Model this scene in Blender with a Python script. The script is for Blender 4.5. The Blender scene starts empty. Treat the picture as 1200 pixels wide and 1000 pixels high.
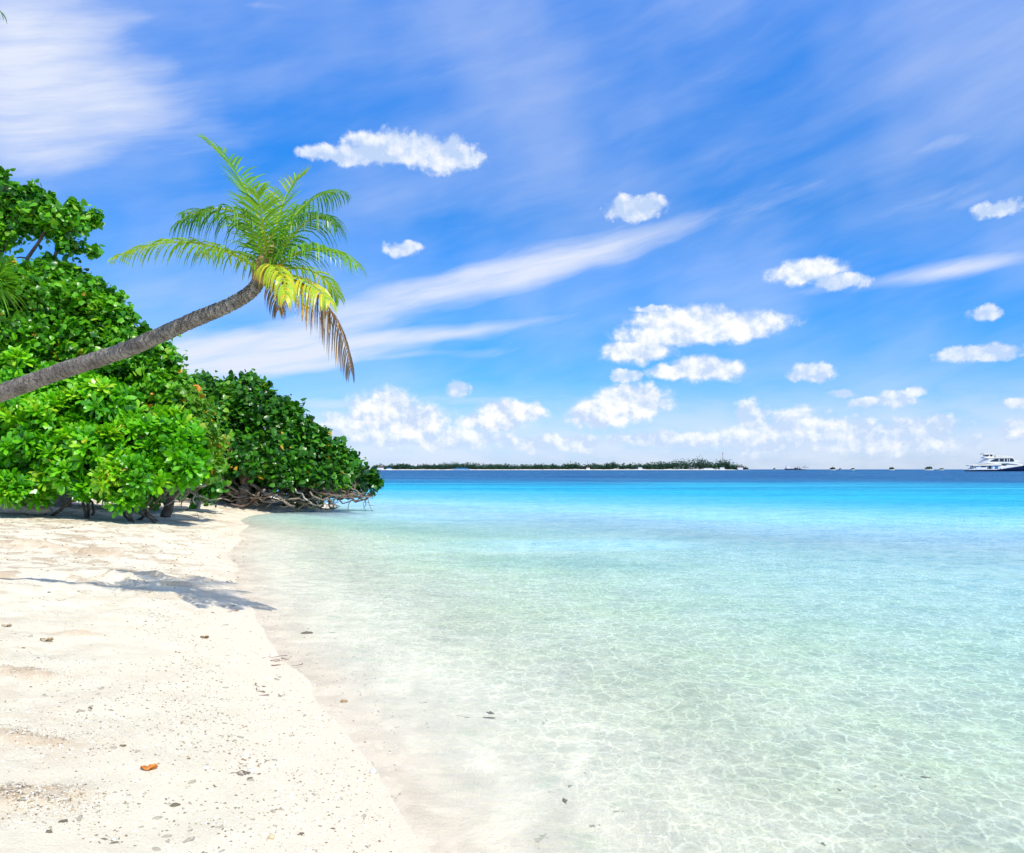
import bpy, math, random
import numpy as np
from mathutils import Vector

R = math.radians
rng = np.random.default_rng(7)
random.seed(7)
scene = bpy.context.scene
COL = scene.collection
F = 942.0      # focal length of the photograph in its own pixels
EYE = 2.0      # eye height above the water

def at(px, py, D):
    """point seen at pixel (px,py) of the photograph, D metres ahead"""
    return np.array([(px-600)/F*D, D, EYE+(550-py)/F*D])

# ------------------------------------------------------------------ helpers
def tag(o, label=None, cat=None, group=None, kind=None):
    if label: o['label'] = label
    if cat: o['category'] = cat
    if group: o['group'] = group
    if kind: o['kind'] = kind
    return o

def empty(name, loc, label=None, cat=None, group=None):
    o = bpy.data.objects.new(name, None)
    o.location = [float(v) for v in loc]
    o.empty_display_size = .2
    COL.objects.link(o)
    return tag(o, label, cat, group)

def link_mesh(name, me, mat=None, parent=None):
    o = bpy.data.objects.new(name, me)
    COL.objects.link(o)
    if mat is not None and len(me.materials) == 0: me.materials.append(mat)
    if parent is not None:
        o.parent = parent
    return o

def mk(name, V, Fc, mat=None, parent=None, smooth=False, attrs=None, origin=None):
    """V (n,3) world coords, Fc list/array of faces. Parent's location is subtracted."""
    V = np.asarray(V, dtype=np.float64).reshape(-1, 3)
    if parent is not None:
        off = np.array(parent.location)
        pp = parent.parent
        while pp is not None:
            off = off + np.array(pp.location); pp = pp.parent
        V = V - off
    elif origin is not None:
        V = V - np.array(origin)
    me = bpy.data.meshes.new(name)
    if isinstance(Fc, np.ndarray):
        n, k = Fc.shape
        me.vertices.add(len(V)); me.vertices.foreach_set('co', V.astype(np.float32).ravel())
        me.loops.add(n*k); me.loops.foreach_set('vertex_index', Fc.astype(np.int32).ravel())
        me.polygons.add(n); me.polygons.foreach_set('loop_start', np.arange(0, n*k, k, dtype=np.int32))
        me.update(calc_edges=True)
    else:
        me.from_pydata([tuple(v) for v in V], [], [tuple(int(i) for i in f) for f in Fc])
    me.validate()
    if smooth:
        me.polygons.foreach_set('use_smooth', np.ones(len(me.polygons), dtype=bool))
    if attrs:
        for k_, a in attrs.items():
            at_ = me.attributes.new(k_, 'FLOAT', 'POINT')
            at_.data.foreach_set('value', np.asarray(a, dtype=np.float32))
    o = link_mesh(name, me, mat, parent)
    if origin is not None and parent is None:
        o.location = [float(v) for v in origin]
    return o

class MB:
    def __init__(s): s.v = []; s.f = []; s.n = 0; s.t = []
    def add(s, V, Fc, t=0.0):
        V = np.asarray(V, dtype=float).reshape(-1, 3)
        s.v.append(V)
        s.f += [tuple(int(i)+s.n for i in f) for f in Fc]
        s.t.append(np.full(len(V), t) if np.isscalar(t) else np.asarray(t))
        s.n += len(V)
    def box(s, x0, x1, y0, y1, z0, z1):
        V = [(x, y, z) for z in (z0, z1) for y in (y0, y1) for x in (x0, x1)]
        s.add(V, [(0,2,3,1),(4,5,7,6),(0,1,5,4),(2,6,7,3),(0,4,6,2),(1,3,7,5)])
    def tube(s, P, rad, sides=6, t=0.0, cap=True):
        P = np.asarray(P, dtype=float); n = len(P)
        rad = np.full(n, rad) if np.isscalar(rad) else np.asarray(rad)
        T = np.gradient(P, axis=0); T /= np.linalg.norm(T, axis=1)[:, None]+1e-9
        up = np.array([0, 0, 1.0]) if abs(T[0][2]) < .9 else np.array([1.0, 0, 0])
        a = np.cross(T[0], up); a /= np.linalg.norm(a)
        V = []
        for i in range(n):
            a = a-T[i]*a.dot(T[i]); a /= np.linalg.norm(a)+1e-9
            b = np.cross(T[i], a)
            for k in range(sides):
                th = 2*math.pi*k/sides
                V.append(P[i]+rad[i]*(math.cos(th)*a+math.sin(th)*b))
        Fc = []
        for i in range(n-1):
            for k in range(sides):
                k2 = (k+1) % sides
                Fc.append((i*sides+k, i*sides+k2, (i+1)*sides+k2, (i+1)*sides+k))
        if cap:
            Fc.append(tuple(range(sides))[::-1]); Fc.append(tuple((n-1)*sides+k for k in range(sides)))
        s.add(V, Fc, t)
    def prism(s, pts, y0, y1):
        """polygon in x,z extruded in y"""
        n = len(pts)
        V = [(p[0], y0, p[1]) for p in pts]+[(p[0], y1, p[1]) for p in pts]
        Fc = [tuple(range(n)), tuple(range(n, 2*n))[::-1]]
        Fc += [(i, i+n, (i+1) % n+n, (i+1) % n) for i in range(n)]
        s.add(V, Fc)
    def build(s, name, mat=None, parent=None, smooth=False, origin=None, xf=None):
        V = np.concatenate(s.v)
        if xf is not None: V = xf(V)
        return mk(name, V, s.f, mat, parent, smooth, {'tint': np.concatenate(s.t)}, origin)

def bez(P, n):
    P = np.asarray(P, dtype=float); t = np.linspace(0, 1, n)[:, None]
    if len(P) == 3: return (1-t)**2*P[0]+2*t*(1-t)*P[1]+t*t*P[2]
    return (1-t)**3*P[0]+3*t*(1-t)**2*P[1]+3*t*t*(1-t)*P[2]+t**3*P[3]

def catmull(P, m):
    P = np.asarray(P, dtype=float)
    Q = np.vstack([2*P[0]-P[1], P, 2*P[-1]-P[-2]])
    out = []
    for i in range(1, len(Q)-2):
        for k in range(m):
            t = k/m
            a, b, c, d = Q[i-1], Q[i], Q[i+1], Q[i+2]
            out.append(.5*((2*b)+(c-a)*t+(2*a-5*b+4*c-d)*t*t+(3*b-a-3*c+d)*t**3))
    out.append(P[-1])
    return np.array(out)

_perm = np.random.default_rng(3).random((256, 256))
def vnoise(x, y, sc, seed=0):
    x = np.asarray(x, dtype=float)*sc+seed*17.3+500; y = np.asarray(y, dtype=float)*sc+seed*9.1+500
    xi = np.floor(x).astype(int); yi = np.floor(y).astype(int)
    fx = x-xi; fy = y-yi
    fx = fx*fx*(3-2*fx); fy = fy*fy*(3-2*fy)
    g = lambda i, j: _perm[i % 256, j % 256]
    return (g(xi, yi)*(1-fx)*(1-fy)+g(xi+1, yi)*fx*(1-fy)+g(xi, yi+1)*(1-fx)*fy+g(xi+1, yi+1)*fx*fy)*2-1

def sstep(x, a, b):
    t = np.clip((x-a)/(b-a), 0, 1); return t*t*(3-2*t)

# ------------------------------------------------------------------ terrain
SH = [(6, -60), (1.6, -4), (.65, 0), (-.02, 2.5), (-.45, 4.19), (-.78, 4.96), (-1.33, 6.28), (-2.08, 7.85), (-3.05, 9.9), (-4.6, 13.5),
      (-6.6, 18.8), (-9.0, 26.9), (-11.2, 33.5), (-11.0, 37), (-9.6, 41), (-10, 45), (-14, 52), (-28, 75), (-70, 130)]
shore = np.vstack([catmull(SH, 5), [(-400, 400)]])
poly = np.vstack([shore, [(-900, 400), (-900, -60)]])

def shore_dist(x, y):
    """signed: + inland, - at sea"""
    x = np.asarray(x, dtype=float); y = np.asarray(y, dtype=float)
    d = np.full(x.shape, 1e9)
    for i in range(len(shore)-1):
        a = shore[i]; b = shore[i+1]; e = b-a; L = e.dot(e)
        t = np.clip(((x-a[0])*e[0]+(y-a[1])*e[1])/L, 0, 1)
        d = np.minimum(d, np.hypot(x-a[0]-t*e[0], y-a[1]-t*e[1]))
    ins = np.zeros(x.shape, dtype=bool)
    n = len(poly)
    for i in range(n):
        x1, y1 = poly[i]; x2, y2 = poly[(i+1) % n]
        c = ((y1 > y) != (y2 > y))
        with np.errstate(divide='ignore', invalid='ignore'):
            xs = (x2-x1)*(y-y1)/((y2-y1) if y2 != y1 else 1e-9)+x1
        ins ^= c & (x < xs)
    return np.where(ins, d, -d)

MOUNDS = []   # x, y, rx, ry, h
def height(x, y, detail=True):
    x = np.asarray(x, dtype=float); y = np.asarray(y, dtype=float)
    d = shore_dist(x, y)
    d = d + .05*vnoise(x, y, 1.3, 1)+.16*vnoise(x, y, .35, 2)*sstep(y, 4, 12)
    land = 1.0*(1-np.exp(-np.maximum(d, 0)*.14))
    s = np.maximum(-d, 0)
    sea = -(.075*np.minimum(s, 6)+.02*np.clip(s-6, 0, 60))
    r = y+.35*x
    sea = sea-2.0*sstep(r, 55, 95)*(s > 0)*sstep(s, 5, 40)-14*sstep(r, 110, 230)*sstep(s, 20, 80)
    z = np.where(d > 0, land, sea)
    if detail:
        m = sstep(d, .2, 2.0)
        z = z+m*(.035*vnoise(x, y, .7, 3)+.018*vnoise(x, y, 2.3, 4))
        rough = np.clip(vnoise(x, y, .45, 5)*1.3+.15, 0, 1)*sstep(y, 8, 14)+.18
        z = z+m*rough*(.055*vnoise(x, y, 3.4, 6)+.04*np.abs(vnoise(x, y, 7.5, 7)))
        z = z+(1-m)*sstep(-d, .3, 3)*(.02*vnoise(x, y, 1.1, 8))
        for (mx, my, rx, ry, h, k) in MOUNDS:
            q = np.sqrt(((x-mx)/rx)**2+((y-my)/ry)**2)+.25*vnoise(x, y, 2.5/rx*.6, 11)
            z = z+h*(1-sstep(q, 0, 1))*(1+k*vnoise(x, y, 9, 12)+k*.8*vnoise(x, y, 17, 13))
    return z

def ground_at(px, py):
    """where the line of sight through a pixel of the photograph meets the sand"""
    dx = (px-600)/F; dz = (550-py)/F
    ys = np.geomspace(2, 120, 900)
    h = height(dx*ys, ys)
    ray = EYE+dz*ys
    i = int(np.argmax(ray < h)) if (ray < h).any() else len(ys)-1
    return np.array([dx*ys[i], ys[i], h[i]])
def gz(x, y): return float(height(np.array([x]), np.array([y]))[0])

for (px, py, rx, ry, h, k) in [(138, 684, .6, .36, .13, .5), (180, 688, .42, .22, .07, .5), (70, 697, .5, .25, .05, .6), (185, 676, .4, .22, .07, .5),
                               (20, 790, .5, .28, .05, .7), (45, 935, .36, .24, .05, .5), (35, 868, .45, .15, .03, .6),
                               (90, 745, .4, .2, .04, .5), (250, 612, 1.3, .5, .08, .6), (40, 640, 1.6, .7, .1, .6), (110, 650, 1.0, .5, .07, .6)]:
    p = ground_at(px, py); MOUNDS.append((p[0], p[1], rx, ry, h, k))

def patchmap(x, y):
    m = 0*x
    for k, (mx, my, rx, ry, h, kk) in enumerate(MOUNDS):
        if k < 3: continue
        q = np.sqrt(((x-mx)/rx)**2+((y-my)/ry)**2)+.3*vnoise(x, y, 6, 61)
        m = np.maximum(m, 1-sstep(q, .45, 1.0))
    return m
def graded(a, b, fine, lo, hi, g=1.09):
    xs = list(np.arange(a, b, fine)); s = fine; v = b
    while v < hi: xs.append(v); s *= g; v += s
    xs.append(hi); s = fine; v = a; L = []
    while v > lo: s *= g; v -= s; L.append(max(v, lo))
    return np.array(sorted(set(L+xs)))

def grid_mesh(name, xs, ys, zf, mat, attrs=None, smooth=True):
    X, Y = np.meshgrid(xs, ys); X = X.ravel(); Y = Y.ravel()
    Z = zf(X, Y)
    nx, ny = len(xs), len(ys)
    i = np.arange(nx-1)[None, :]+np.arange(ny-1)[:, None]*nx; i = i.ravel()
    Fc = np.stack([i, i+1, i+1+nx, i+nx], 1)
    A = {k: f(X, Y) for k, f in (attrs or {}).items()}
    return mk(name, np.stack([X, Y, Z], 1), Fc, mat, None, smooth, A)

# ------------------------------------------------------------------ node helpers
class NT:
    def __init__(s, tree): s.t = tree; s.n = tree.nodes; s.l = tree.links
    def new(s, typ, **kw):
        nd = s.n.new(typ)
        for k, v in kw.items(): setattr(nd, k, v)
        return nd
    def set(s, sock, v):
        if isinstance(v, bpy.types.NodeSocket): s.l.new(v, sock)
        elif v is not None: sock.default_value = v
    def m(s, op, a, b=None, c=None, clamp=False):
        nd = s.new('ShaderNodeMath', operation=op); nd.use_clamp = clamp
        s.set(nd.inputs[0], a); s.set(nd.inputs[1], b); s.set(nd.inputs[2], c)
        return nd.outputs[0]
    def vm(s, op, a, b=None, c=None, out=0):
        nd = s.new('ShaderNodeVectorMath', operation=op)
        s.set(nd.inputs[0], a); s.set(nd.inputs[1], b)
        if c is not None: s.set(nd.inputs[2], c)
        return nd.outputs[out]
    def noise(s, vec, scale, detail=2, rough=.5, dist=0, dim='3D', lac=2.0):
        nd = s.new('ShaderNodeTexNoise', noise_dimensions=dim)
        s.set(nd.inputs['Vector'], vec); nd.inputs['Scale'].default_value = scale
        nd.inputs['Detail'].default_value = detail; nd.inputs['Roughness'].default_value = rough
        nd.inputs['Distortion'].default_value = dist; nd.inputs['Lacunarity'].default_value = lac
        return nd.outputs['Fac']
    def noisec(s, vec, scale, detail=2, rough=.5):
        nd = s.new('ShaderNodeTexNoise'); s.set(nd.inputs['Vector'], vec)
        nd.inputs['Scale'].default_value = scale; nd.inputs['Detail'].default_value = detail; nd.inputs['Roughness'].default_value = rough
        return nd.outputs['Color']
    def ramp(s, fac, stops, interp='LINEAR'):
        nd = s.new('ShaderNodeValToRGB'); nd.color_ramp.interpolation = interp
        e = nd.color_ramp.elements
        while len(e) < len(stops): e.new(.5)
        for el, (p, c) in zip(e, stops):
            el.position = p; el.color = (*c, 1) if len(c) == 3 else c
        s.set(nd.inputs[0], fac); return nd.outputs[0]
    def sm(s, x, a, b, o0=0.0, o1=1.0):
        nd = s.new('ShaderNodeMapRange', interpolation_type='SMOOTHSTEP')
        s.set(nd.inputs[0], x); nd.inputs[1].default_value = a; nd.inputs[2].default_value = b
        nd.inputs[3].default_value = o0; nd.inputs[4].default_value = o1
        return nd.outputs[0]
    def mix(s, f, a, b, blend='MIX'):
        nd = s.new('ShaderNodeMix', data_type='RGBA', blend_type=blend)
        s.set(nd.inputs[0], f)
        for sk, v in ((nd.inputs[6], a), (nd.inputs[7], b)):
            s.set(sk, (*v, 1) if isinstance(v, tuple) and len(v) == 3 else v)
        return nd.outputs[2]
    def attr(s, name):
        nd = s.new('ShaderNodeAttribute'); nd.attribute_name = name; return nd.outputs['Fac']
    def pos(s): return s.new('ShaderNodeNewGeometry').outputs['Position']
    def obj(s): return s.new('ShaderNodeTexCoord').outputs['Object']
    def bump(s, h, strength, dist, normal=None):
        nd = s.new('ShaderNodeBump'); s.set(nd.inputs['Height'], h)
        nd.inputs['Strength'].default_value = strength; nd.inputs['Distance'].default_value = dist
        if normal is not None: s.l.new(normal, nd.inputs['Normal'])
        return nd.outputs[0]

def material(name):
    m = bpy.data.materials.new(name); m.use_nodes = True
    nt = NT(m.node_tree); m.node_tree.nodes.clear()
    out = nt.new('ShaderNodeOutputMaterial')
    return m, nt, out

def principled(nt, out, base, rough=.8, spec=.3, normal=None, trans=None, transf=.3):
    p = nt.new('ShaderNodeBsdfPrincipled')
    nt.set(p.inputs['Base Color'], (*base, 1) if isinstance(base, tuple) else base)
    nt.set(p.inputs['Roughness'], rough); nt.set(p.inputs['Specular IOR Level'], spec)
    if normal is not None: nt.l.new(normal, p.inputs['Normal'])
    if trans is not None:
        t = nt.new('ShaderNodeBsdfTranslucent'); nt.set(t.inputs[0], (*trans, 1) if isinstance(trans, tuple) else trans)
        mx = nt.new('ShaderNodeMixShader'); nt.set(mx.inputs[0], transf)
        nt.l.new(p.outputs[0], mx.inputs[1]); nt.l.new(t.outputs[0], mx.inputs[2])
        nt.l.new(mx.outputs[0], out.inputs[0])
    else:
        nt.l.new(p.outputs[0], out.inputs[0])
    return p

def simple(name, base, rough=.6, spec=.4, var=.25, scale=3.0, bump=0.0):
    m, nt, out = material(name)
    o = nt.obj(); n = nt.noise(o, scale, 5, .6)
    dark = tuple(c*(1-var) for c in base); lite = tuple(min(1, c*(1+var)) for c in base)
    c = nt.ramp(n, [(.3, dark), (.7, lite)])
    principled(nt, out, c, rough, spec, nt.bump(n, bump, .05) if bump else None)
    return m

# ------------------------------------------------------------------ materials
def mat_sand():
    m, nt, out = material('beach_sand')
    P = nt.pos()
    d = nt.attr('shore')
    big = nt.noise(P, .5, 4, .6); mid = nt.noise(P, 3.0, 5, .6); fine = nt.noise(P, 60, 4, .65); gr = nt.noise(P, 260, 2, .6)
    dry = nt.ramp(mid, [(.3, (.72, .65, .50)), (.7, (.80, .745, .595))])
    dry = nt.mix(nt.sm(big, .45, .7, 0, .35), dry, (.72, .62, .46))
    # coarse tan patches between the footprints
    rough = nt.m('MULTIPLY', nt.sm(nt.noise(P, 1.6, 6, .7), .48, .60), nt.attr('rough'))
    dry = nt.mix(nt.m('MULTIPLY', rough, .75), dry, (.52, .40, .27))
    wet = nt.m('SUBTRACT', 1.0, nt.sm(nt.m('ADD', d, nt.m('MULTIPLY', nt.m('SUBTRACT', big, .5), .9)), .05, 1.1))
    col = nt.mix(nt.m('MULTIPLY', wet, .75), dry, (.86, .73, .56))
    # under water: a pale bed with scattered dark coral bits and grey-green patches
    under = nt.sm(d, -.9, .0, 1, 0)
    bed = nt.ramp(nt.noise(P, .9, 4, .6), [(.35, (.82, .88, .60)), (.65, (.92, .92, .72))])
    bed = nt.mix(nt.sm(d, -16, -5, 1, 0), bed, nt.mix(1.0, bed, (.93, 1.0, 1.22), 'MULTIPLY'))
    bed = nt.mix(nt.sm(d, -4.5, -.3), bed, (.88, .81, .63))
    bits = nt.sm(nt.noise(nt.vm('MULTIPLY', P, (1, .7, 1)), 9, 4, .75), .63, .68)
    patch = nt.sm(nt.noise(P, .55, 3, .6), .45, .62)
    bed = nt.mix(nt.m('MULTIPLY', bits, nt.m('ADD', .25, nt.m('MULTIPLY', patch, .6))), bed, (.16, .20, .13))
    bed = nt.mix(nt.sm(nt.noise(P, 2.6, 5, .7), .54, .68, 0, .45), bed, (.52, .62, .42))
    col = nt.mix(under, col, bed)
    pt = nt.m('MULTIPLY', nt.attr('patch'), nt.sm(nt.noise(P, 5, 5, .7), .36, .56, .35, 1))
    col = nt.mix(nt.m('MULTIPLY', pt, .8), col, (.58, .45, .31))
    spk = nt.sm(nt.noise(P, 42, 2, .8), .69, .74)
    spk = nt.m('MULTIPLY', spk, nt.sm(nt.noise(P, 1.1, 3, .6), .42, .6, .12, .75))
    col = nt.mix(nt.m('MULTIPLY', spk, .55), col, (.34, .28, .20))
    h = nt.m('ADD', nt.m('MULTIPLY', fine, .6), nt.m('ADD', nt.m('MULTIPLY', gr, .3), nt.m('MULTIPLY', nt.m('MULTIPLY', mid, 2.0), nt.m('ADD', .25, rough))))
    rg = nt.sm(wet, 0, 1, .95, .55)
    principled(nt, out, col, rg, .25, nt.bump(h, .8, .025))
    return m

def mat_water():
    m, nt, out = material('sea_water')
    P = nt.pos(); wd = nt.attr('wd')
    # --- ripple bumps, slightly elongated across the line of the swell
    w = nt.vm('ADD', P, nt.vm('MULTIPLY', nt.noisec(P, 1.1, 2), (.5, .5, 0)))
    v1 = nt.vm('MULTIPLY', w, (1.0, 1.7, 1.0))
    n1 = nt.noise(v1, 3.2, 3, .55); n2 = nt.noise(v1, 11, 3, .55); n3 = nt.noise(nt.vm('MULTIPLY', P, (.35, 1, 1)), .5, 4, .6)
    h = nt.m('ADD', nt.m('MULTIPLY', n1, .055), nt.m('ADD', nt.m('MULTIPLY', n2, .014), nt.m('MULTIPLY', n3, .16)))
    bn = nt.bump(h, 1.0, 1.0)
    # --- painted caustics: bright net in the tint, which the sun carries to the bed
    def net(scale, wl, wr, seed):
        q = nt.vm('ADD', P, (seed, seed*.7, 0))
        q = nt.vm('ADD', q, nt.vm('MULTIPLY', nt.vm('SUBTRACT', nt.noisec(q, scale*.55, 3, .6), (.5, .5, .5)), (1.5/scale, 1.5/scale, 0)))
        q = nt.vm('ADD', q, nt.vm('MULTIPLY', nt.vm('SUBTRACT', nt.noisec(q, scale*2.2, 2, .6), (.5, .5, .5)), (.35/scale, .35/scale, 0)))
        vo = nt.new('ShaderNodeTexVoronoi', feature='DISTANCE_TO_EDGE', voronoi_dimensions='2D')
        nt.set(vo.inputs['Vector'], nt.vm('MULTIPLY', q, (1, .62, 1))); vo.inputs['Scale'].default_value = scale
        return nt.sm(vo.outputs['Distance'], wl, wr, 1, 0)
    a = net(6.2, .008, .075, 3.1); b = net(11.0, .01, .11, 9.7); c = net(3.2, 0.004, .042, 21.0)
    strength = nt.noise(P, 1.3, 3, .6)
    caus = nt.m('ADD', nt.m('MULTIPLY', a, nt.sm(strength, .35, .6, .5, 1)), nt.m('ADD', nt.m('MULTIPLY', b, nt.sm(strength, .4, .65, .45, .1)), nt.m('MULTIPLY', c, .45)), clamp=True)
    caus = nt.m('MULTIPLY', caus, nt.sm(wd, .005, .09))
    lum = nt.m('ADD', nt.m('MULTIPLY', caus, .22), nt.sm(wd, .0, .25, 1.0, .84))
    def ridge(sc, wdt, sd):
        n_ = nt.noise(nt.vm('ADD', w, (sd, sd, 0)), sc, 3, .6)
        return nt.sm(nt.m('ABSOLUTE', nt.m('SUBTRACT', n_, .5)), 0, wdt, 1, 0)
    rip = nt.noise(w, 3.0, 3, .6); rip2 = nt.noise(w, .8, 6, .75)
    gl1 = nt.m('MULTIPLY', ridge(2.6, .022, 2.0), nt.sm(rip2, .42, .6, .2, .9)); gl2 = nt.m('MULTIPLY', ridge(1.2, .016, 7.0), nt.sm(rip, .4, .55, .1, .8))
    line = nt.m('MAXIMUM', gl1, nt.m('MULTIPLY', gl2, .7))  # glint lines, painted through both the tint and the body colour
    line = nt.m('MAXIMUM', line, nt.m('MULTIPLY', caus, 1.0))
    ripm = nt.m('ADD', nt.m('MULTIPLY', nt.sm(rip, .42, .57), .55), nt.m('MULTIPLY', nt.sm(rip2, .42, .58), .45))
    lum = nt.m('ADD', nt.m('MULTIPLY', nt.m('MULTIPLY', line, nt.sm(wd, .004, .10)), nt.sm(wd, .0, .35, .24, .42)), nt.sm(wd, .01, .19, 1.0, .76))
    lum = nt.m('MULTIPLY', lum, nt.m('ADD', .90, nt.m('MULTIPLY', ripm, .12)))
    far = nt.noise(nt.vm('MULTIPLY', P, (.05, .4, 1)), .35, 8, .72)
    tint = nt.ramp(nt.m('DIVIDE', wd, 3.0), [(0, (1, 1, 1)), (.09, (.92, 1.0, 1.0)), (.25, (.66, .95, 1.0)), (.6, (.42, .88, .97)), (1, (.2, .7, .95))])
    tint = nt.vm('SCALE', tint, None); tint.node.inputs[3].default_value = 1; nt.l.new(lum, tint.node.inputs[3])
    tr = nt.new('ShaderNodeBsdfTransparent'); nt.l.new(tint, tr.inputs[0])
    # --- body colour of the water with depth
    wp = nt.m('ADD', wd, nt.m('MULTIPLY', nt.m('SUBTRACT', nt.noise(nt.vm('MULTIPLY', P, (.25, 1, 1)), .06, 4, .6), .5), nt.m('MULTIPLY', wd, .7)))
    body = nt.ramp(nt.m('DIVIDE', wp, 12.0), [(0, (.88, .87, .74)), (.035, (.64, .84, .80)), (.07, (.40, .75, .92)), (.11, (.23, .64, .90)), (.19, (.06, .46, .67)), (.28, (.0, .345, .53)), (.42, (.0, .23, .42)), (.6, (.0, .105, .27)), (1, (.0, .07, .21))])
    body = nt.mix(nt.sm(n3, .35, .7, .0, .22), body, (.0, .22, .5))
    body = nt.mix(1.0, body, nt.ramp(ripm, [(.0, (.62, .78, .86)), (.45, (.95, .97, .99)), (1.0, (1.25, 1.12, 1.06))]), 'MULTIPLY')  # light and dark of the ripples painted into the colour
    body = nt.mix(nt.m('MULTIPLY', line, nt.sm(wd, .3, 3.5, .75, .12)), body, (.95, 1.0, .98))  # caustic and glint lines painted white over the body colour
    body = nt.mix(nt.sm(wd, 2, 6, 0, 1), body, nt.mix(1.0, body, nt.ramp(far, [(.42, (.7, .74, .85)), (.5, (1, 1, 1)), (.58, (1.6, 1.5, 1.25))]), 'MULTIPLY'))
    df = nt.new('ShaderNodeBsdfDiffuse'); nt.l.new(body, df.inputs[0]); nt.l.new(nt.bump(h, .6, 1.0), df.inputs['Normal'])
    mx = nt.new('ShaderNodeMixShader')
    nt.l.new(nt.ramp(nt.m('DIVIDE', wd, 4.0), [(0, (0, 0, 0)), (.1, (.16,)*3), (.2, (.48,)*3), (.4, (.85,)*3), (1, (1,)*3)]), mx.inputs[0])
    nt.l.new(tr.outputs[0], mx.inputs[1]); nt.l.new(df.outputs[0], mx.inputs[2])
    gl = nt.new('ShaderNodeBsdfGlossy'); gl.inputs['Roughness'].default_value = .06; nt.l.new(bn, gl.inputs['Normal'])
    fr = nt.new('ShaderNodeFresnel'); fr.inputs['IOR'].default_value = 1.33; nt.l.new(bn, fr.inputs['Normal'])
    f = nt.m('MINIMUM', nt.m('MULTIPLY', fr.outputs[0], nt.sm(wd, .0, .05, .3, .75)), nt.sm(wd, .5, 3.0, .12, .018))
    m2 = nt.new('ShaderNodeMixShader'); nt.l.new(f, m2.inputs[0])
    nt.l.new(mx.outputs[0], m2.inputs[1]); nt.l.new(gl.outputs[0], m2.inputs[2])
    nt.l.new(m2.outputs[0], out.inputs[0])
    return m

def mat_leaf(name, stops, rough=.35, spec=.5, transf=.35, tscale=1.2):
    m, nt, out = material(name)
    t = nt.attr('tint')
    c = nt.ramp(t, stops)
    n = nt.noise(nt.obj(), 1.1, 3, .6)
    c = nt.mix(nt.sm(n, .4, .65, 0, .35), c, nt.mix(1.0, c, (.55, .75, .4), 'MULTIPLY'))
    tr = nt.mix(1.0, c, (1.25, 1.15, .5), 'MULTIPLY')
    principled(nt, out, c, rough, spec, None, tr, transf)
    return m

def mat_bark(name, a, b, scale=6, bump=.6):
    m, nt, out = material(name)
    o = nt.obj(); n = nt.noise(o, scale, 6, .65); n2 = nt.noise(o, scale*6, 4, .7)
    c = nt.mix(nt.sm(n, .35, .65), a, b)
    c = nt.mix(nt.sm(n2, .5, .75, 0, .5), c, tuple(v*.45 for v in a))
    principled(nt, out, c, .9, .2, nt.bump(nt.m('ADD', n, nt.m('MULTIPLY', n2, .5)), bump, .03))
    return m

def mat_palm_trunk():
    m, nt, out = material('palm_trunk_bark')
    t = nt.attr('along')     # metres along the trunk
    o = nt.obj()
    n = nt.noise(o, 7, 5, .65); n2 = nt.noise(o, 38, 4, .7)
    ph = nt.m('ADD', nt.m('MULTIPLY', t, 14.0), nt.m('MULTIPLY', n, 2.4))
    ring = nt.m('FRACT', ph)
    ringd = nt.sm(ring, 0, .22, 1, 0)
    c = nt.mix(nt.sm(n, .35, .7), (.20, .175, .15), (.44, .40, .35))
    c = nt.mix(nt.m('MULTIPLY', ringd, .75), c, (.05, .04, .035))
    c = nt.mix(nt.sm(n2, .52, .68, 0, .8), c, (.045, .036, .03))
    principled(nt, out, c, .9, .2, nt.bump(nt.m('ADD', nt.m('MULTIPLY', ring, .8), n2), 1.0, .045))
    return m

M = {}
M['sand'] = mat_sand(); M['water'] = mat_water()
YEL = (.75, .42, .03)
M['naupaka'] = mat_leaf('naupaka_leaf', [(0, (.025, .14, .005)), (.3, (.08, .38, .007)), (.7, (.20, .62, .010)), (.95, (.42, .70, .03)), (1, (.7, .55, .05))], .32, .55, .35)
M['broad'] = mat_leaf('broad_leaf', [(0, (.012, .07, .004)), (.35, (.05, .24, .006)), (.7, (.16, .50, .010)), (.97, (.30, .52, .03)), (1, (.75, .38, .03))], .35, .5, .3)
M['light'] = mat_leaf('yellow_green_leaf', [(0, (.05, .17, .01)), (.4, (.11, .32, .018)), (.85, (.24, .46, .03)), (.96, (.42, .50, .04)), (1, (.8, .30, .03))], .38, .45, .38)
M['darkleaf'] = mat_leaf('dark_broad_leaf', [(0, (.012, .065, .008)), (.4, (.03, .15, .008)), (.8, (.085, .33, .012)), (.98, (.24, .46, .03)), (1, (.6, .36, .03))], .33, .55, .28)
M['frond'] = mat_leaf('palm_frond', [(0, (.03, .10, .012)), (.35, (.10, .30, .014)), (.6, (.30, .54, .03)), (.75, (.66, .60, .05)), (.86, (.80, .40, .03)), (.91, (.45, .22, .07)), (.96, (.20, .15, .11)), (1, (.15, .12, .10))], .35, .5, .42)
M['pandan'] = mat_leaf('pandanus_leaf', [(0, (.05, .2, .01)), (1, (.22, .5, .05))], .35, .5, .4)
M['bark'] = mat_bark('grey_brown_bark', (.20, .15, .11), (.34, .29, .24))
M['darkbark'] = mat_bark('shaded_bark', (.10, .07, .05), (.22, .17, .13))  # darker bark copy, with the shade under the crowns put into its colour
M['drift'] = mat_bark('bleached_wood', (.42, .37, .31), (.60, .55, .48))
M['trunk'] = mat_palm_trunk()
M['fibre'] = mat_bark('palm_fibre', (.30, .17, .07), (.45, .30, .13), 20)
M['coral'] = simple('coral_fragment', (.55, .50, .40), .85, .2, .3, 30, .6)
M['coralwhite'] = simple('white_coral', (.82, .80, .75), .8, .2, .12, 30, .5)
M['coraldark'] = simple('dark_coral', (.24, .20, .14), .85, .2, .35, 30, .6)
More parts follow.
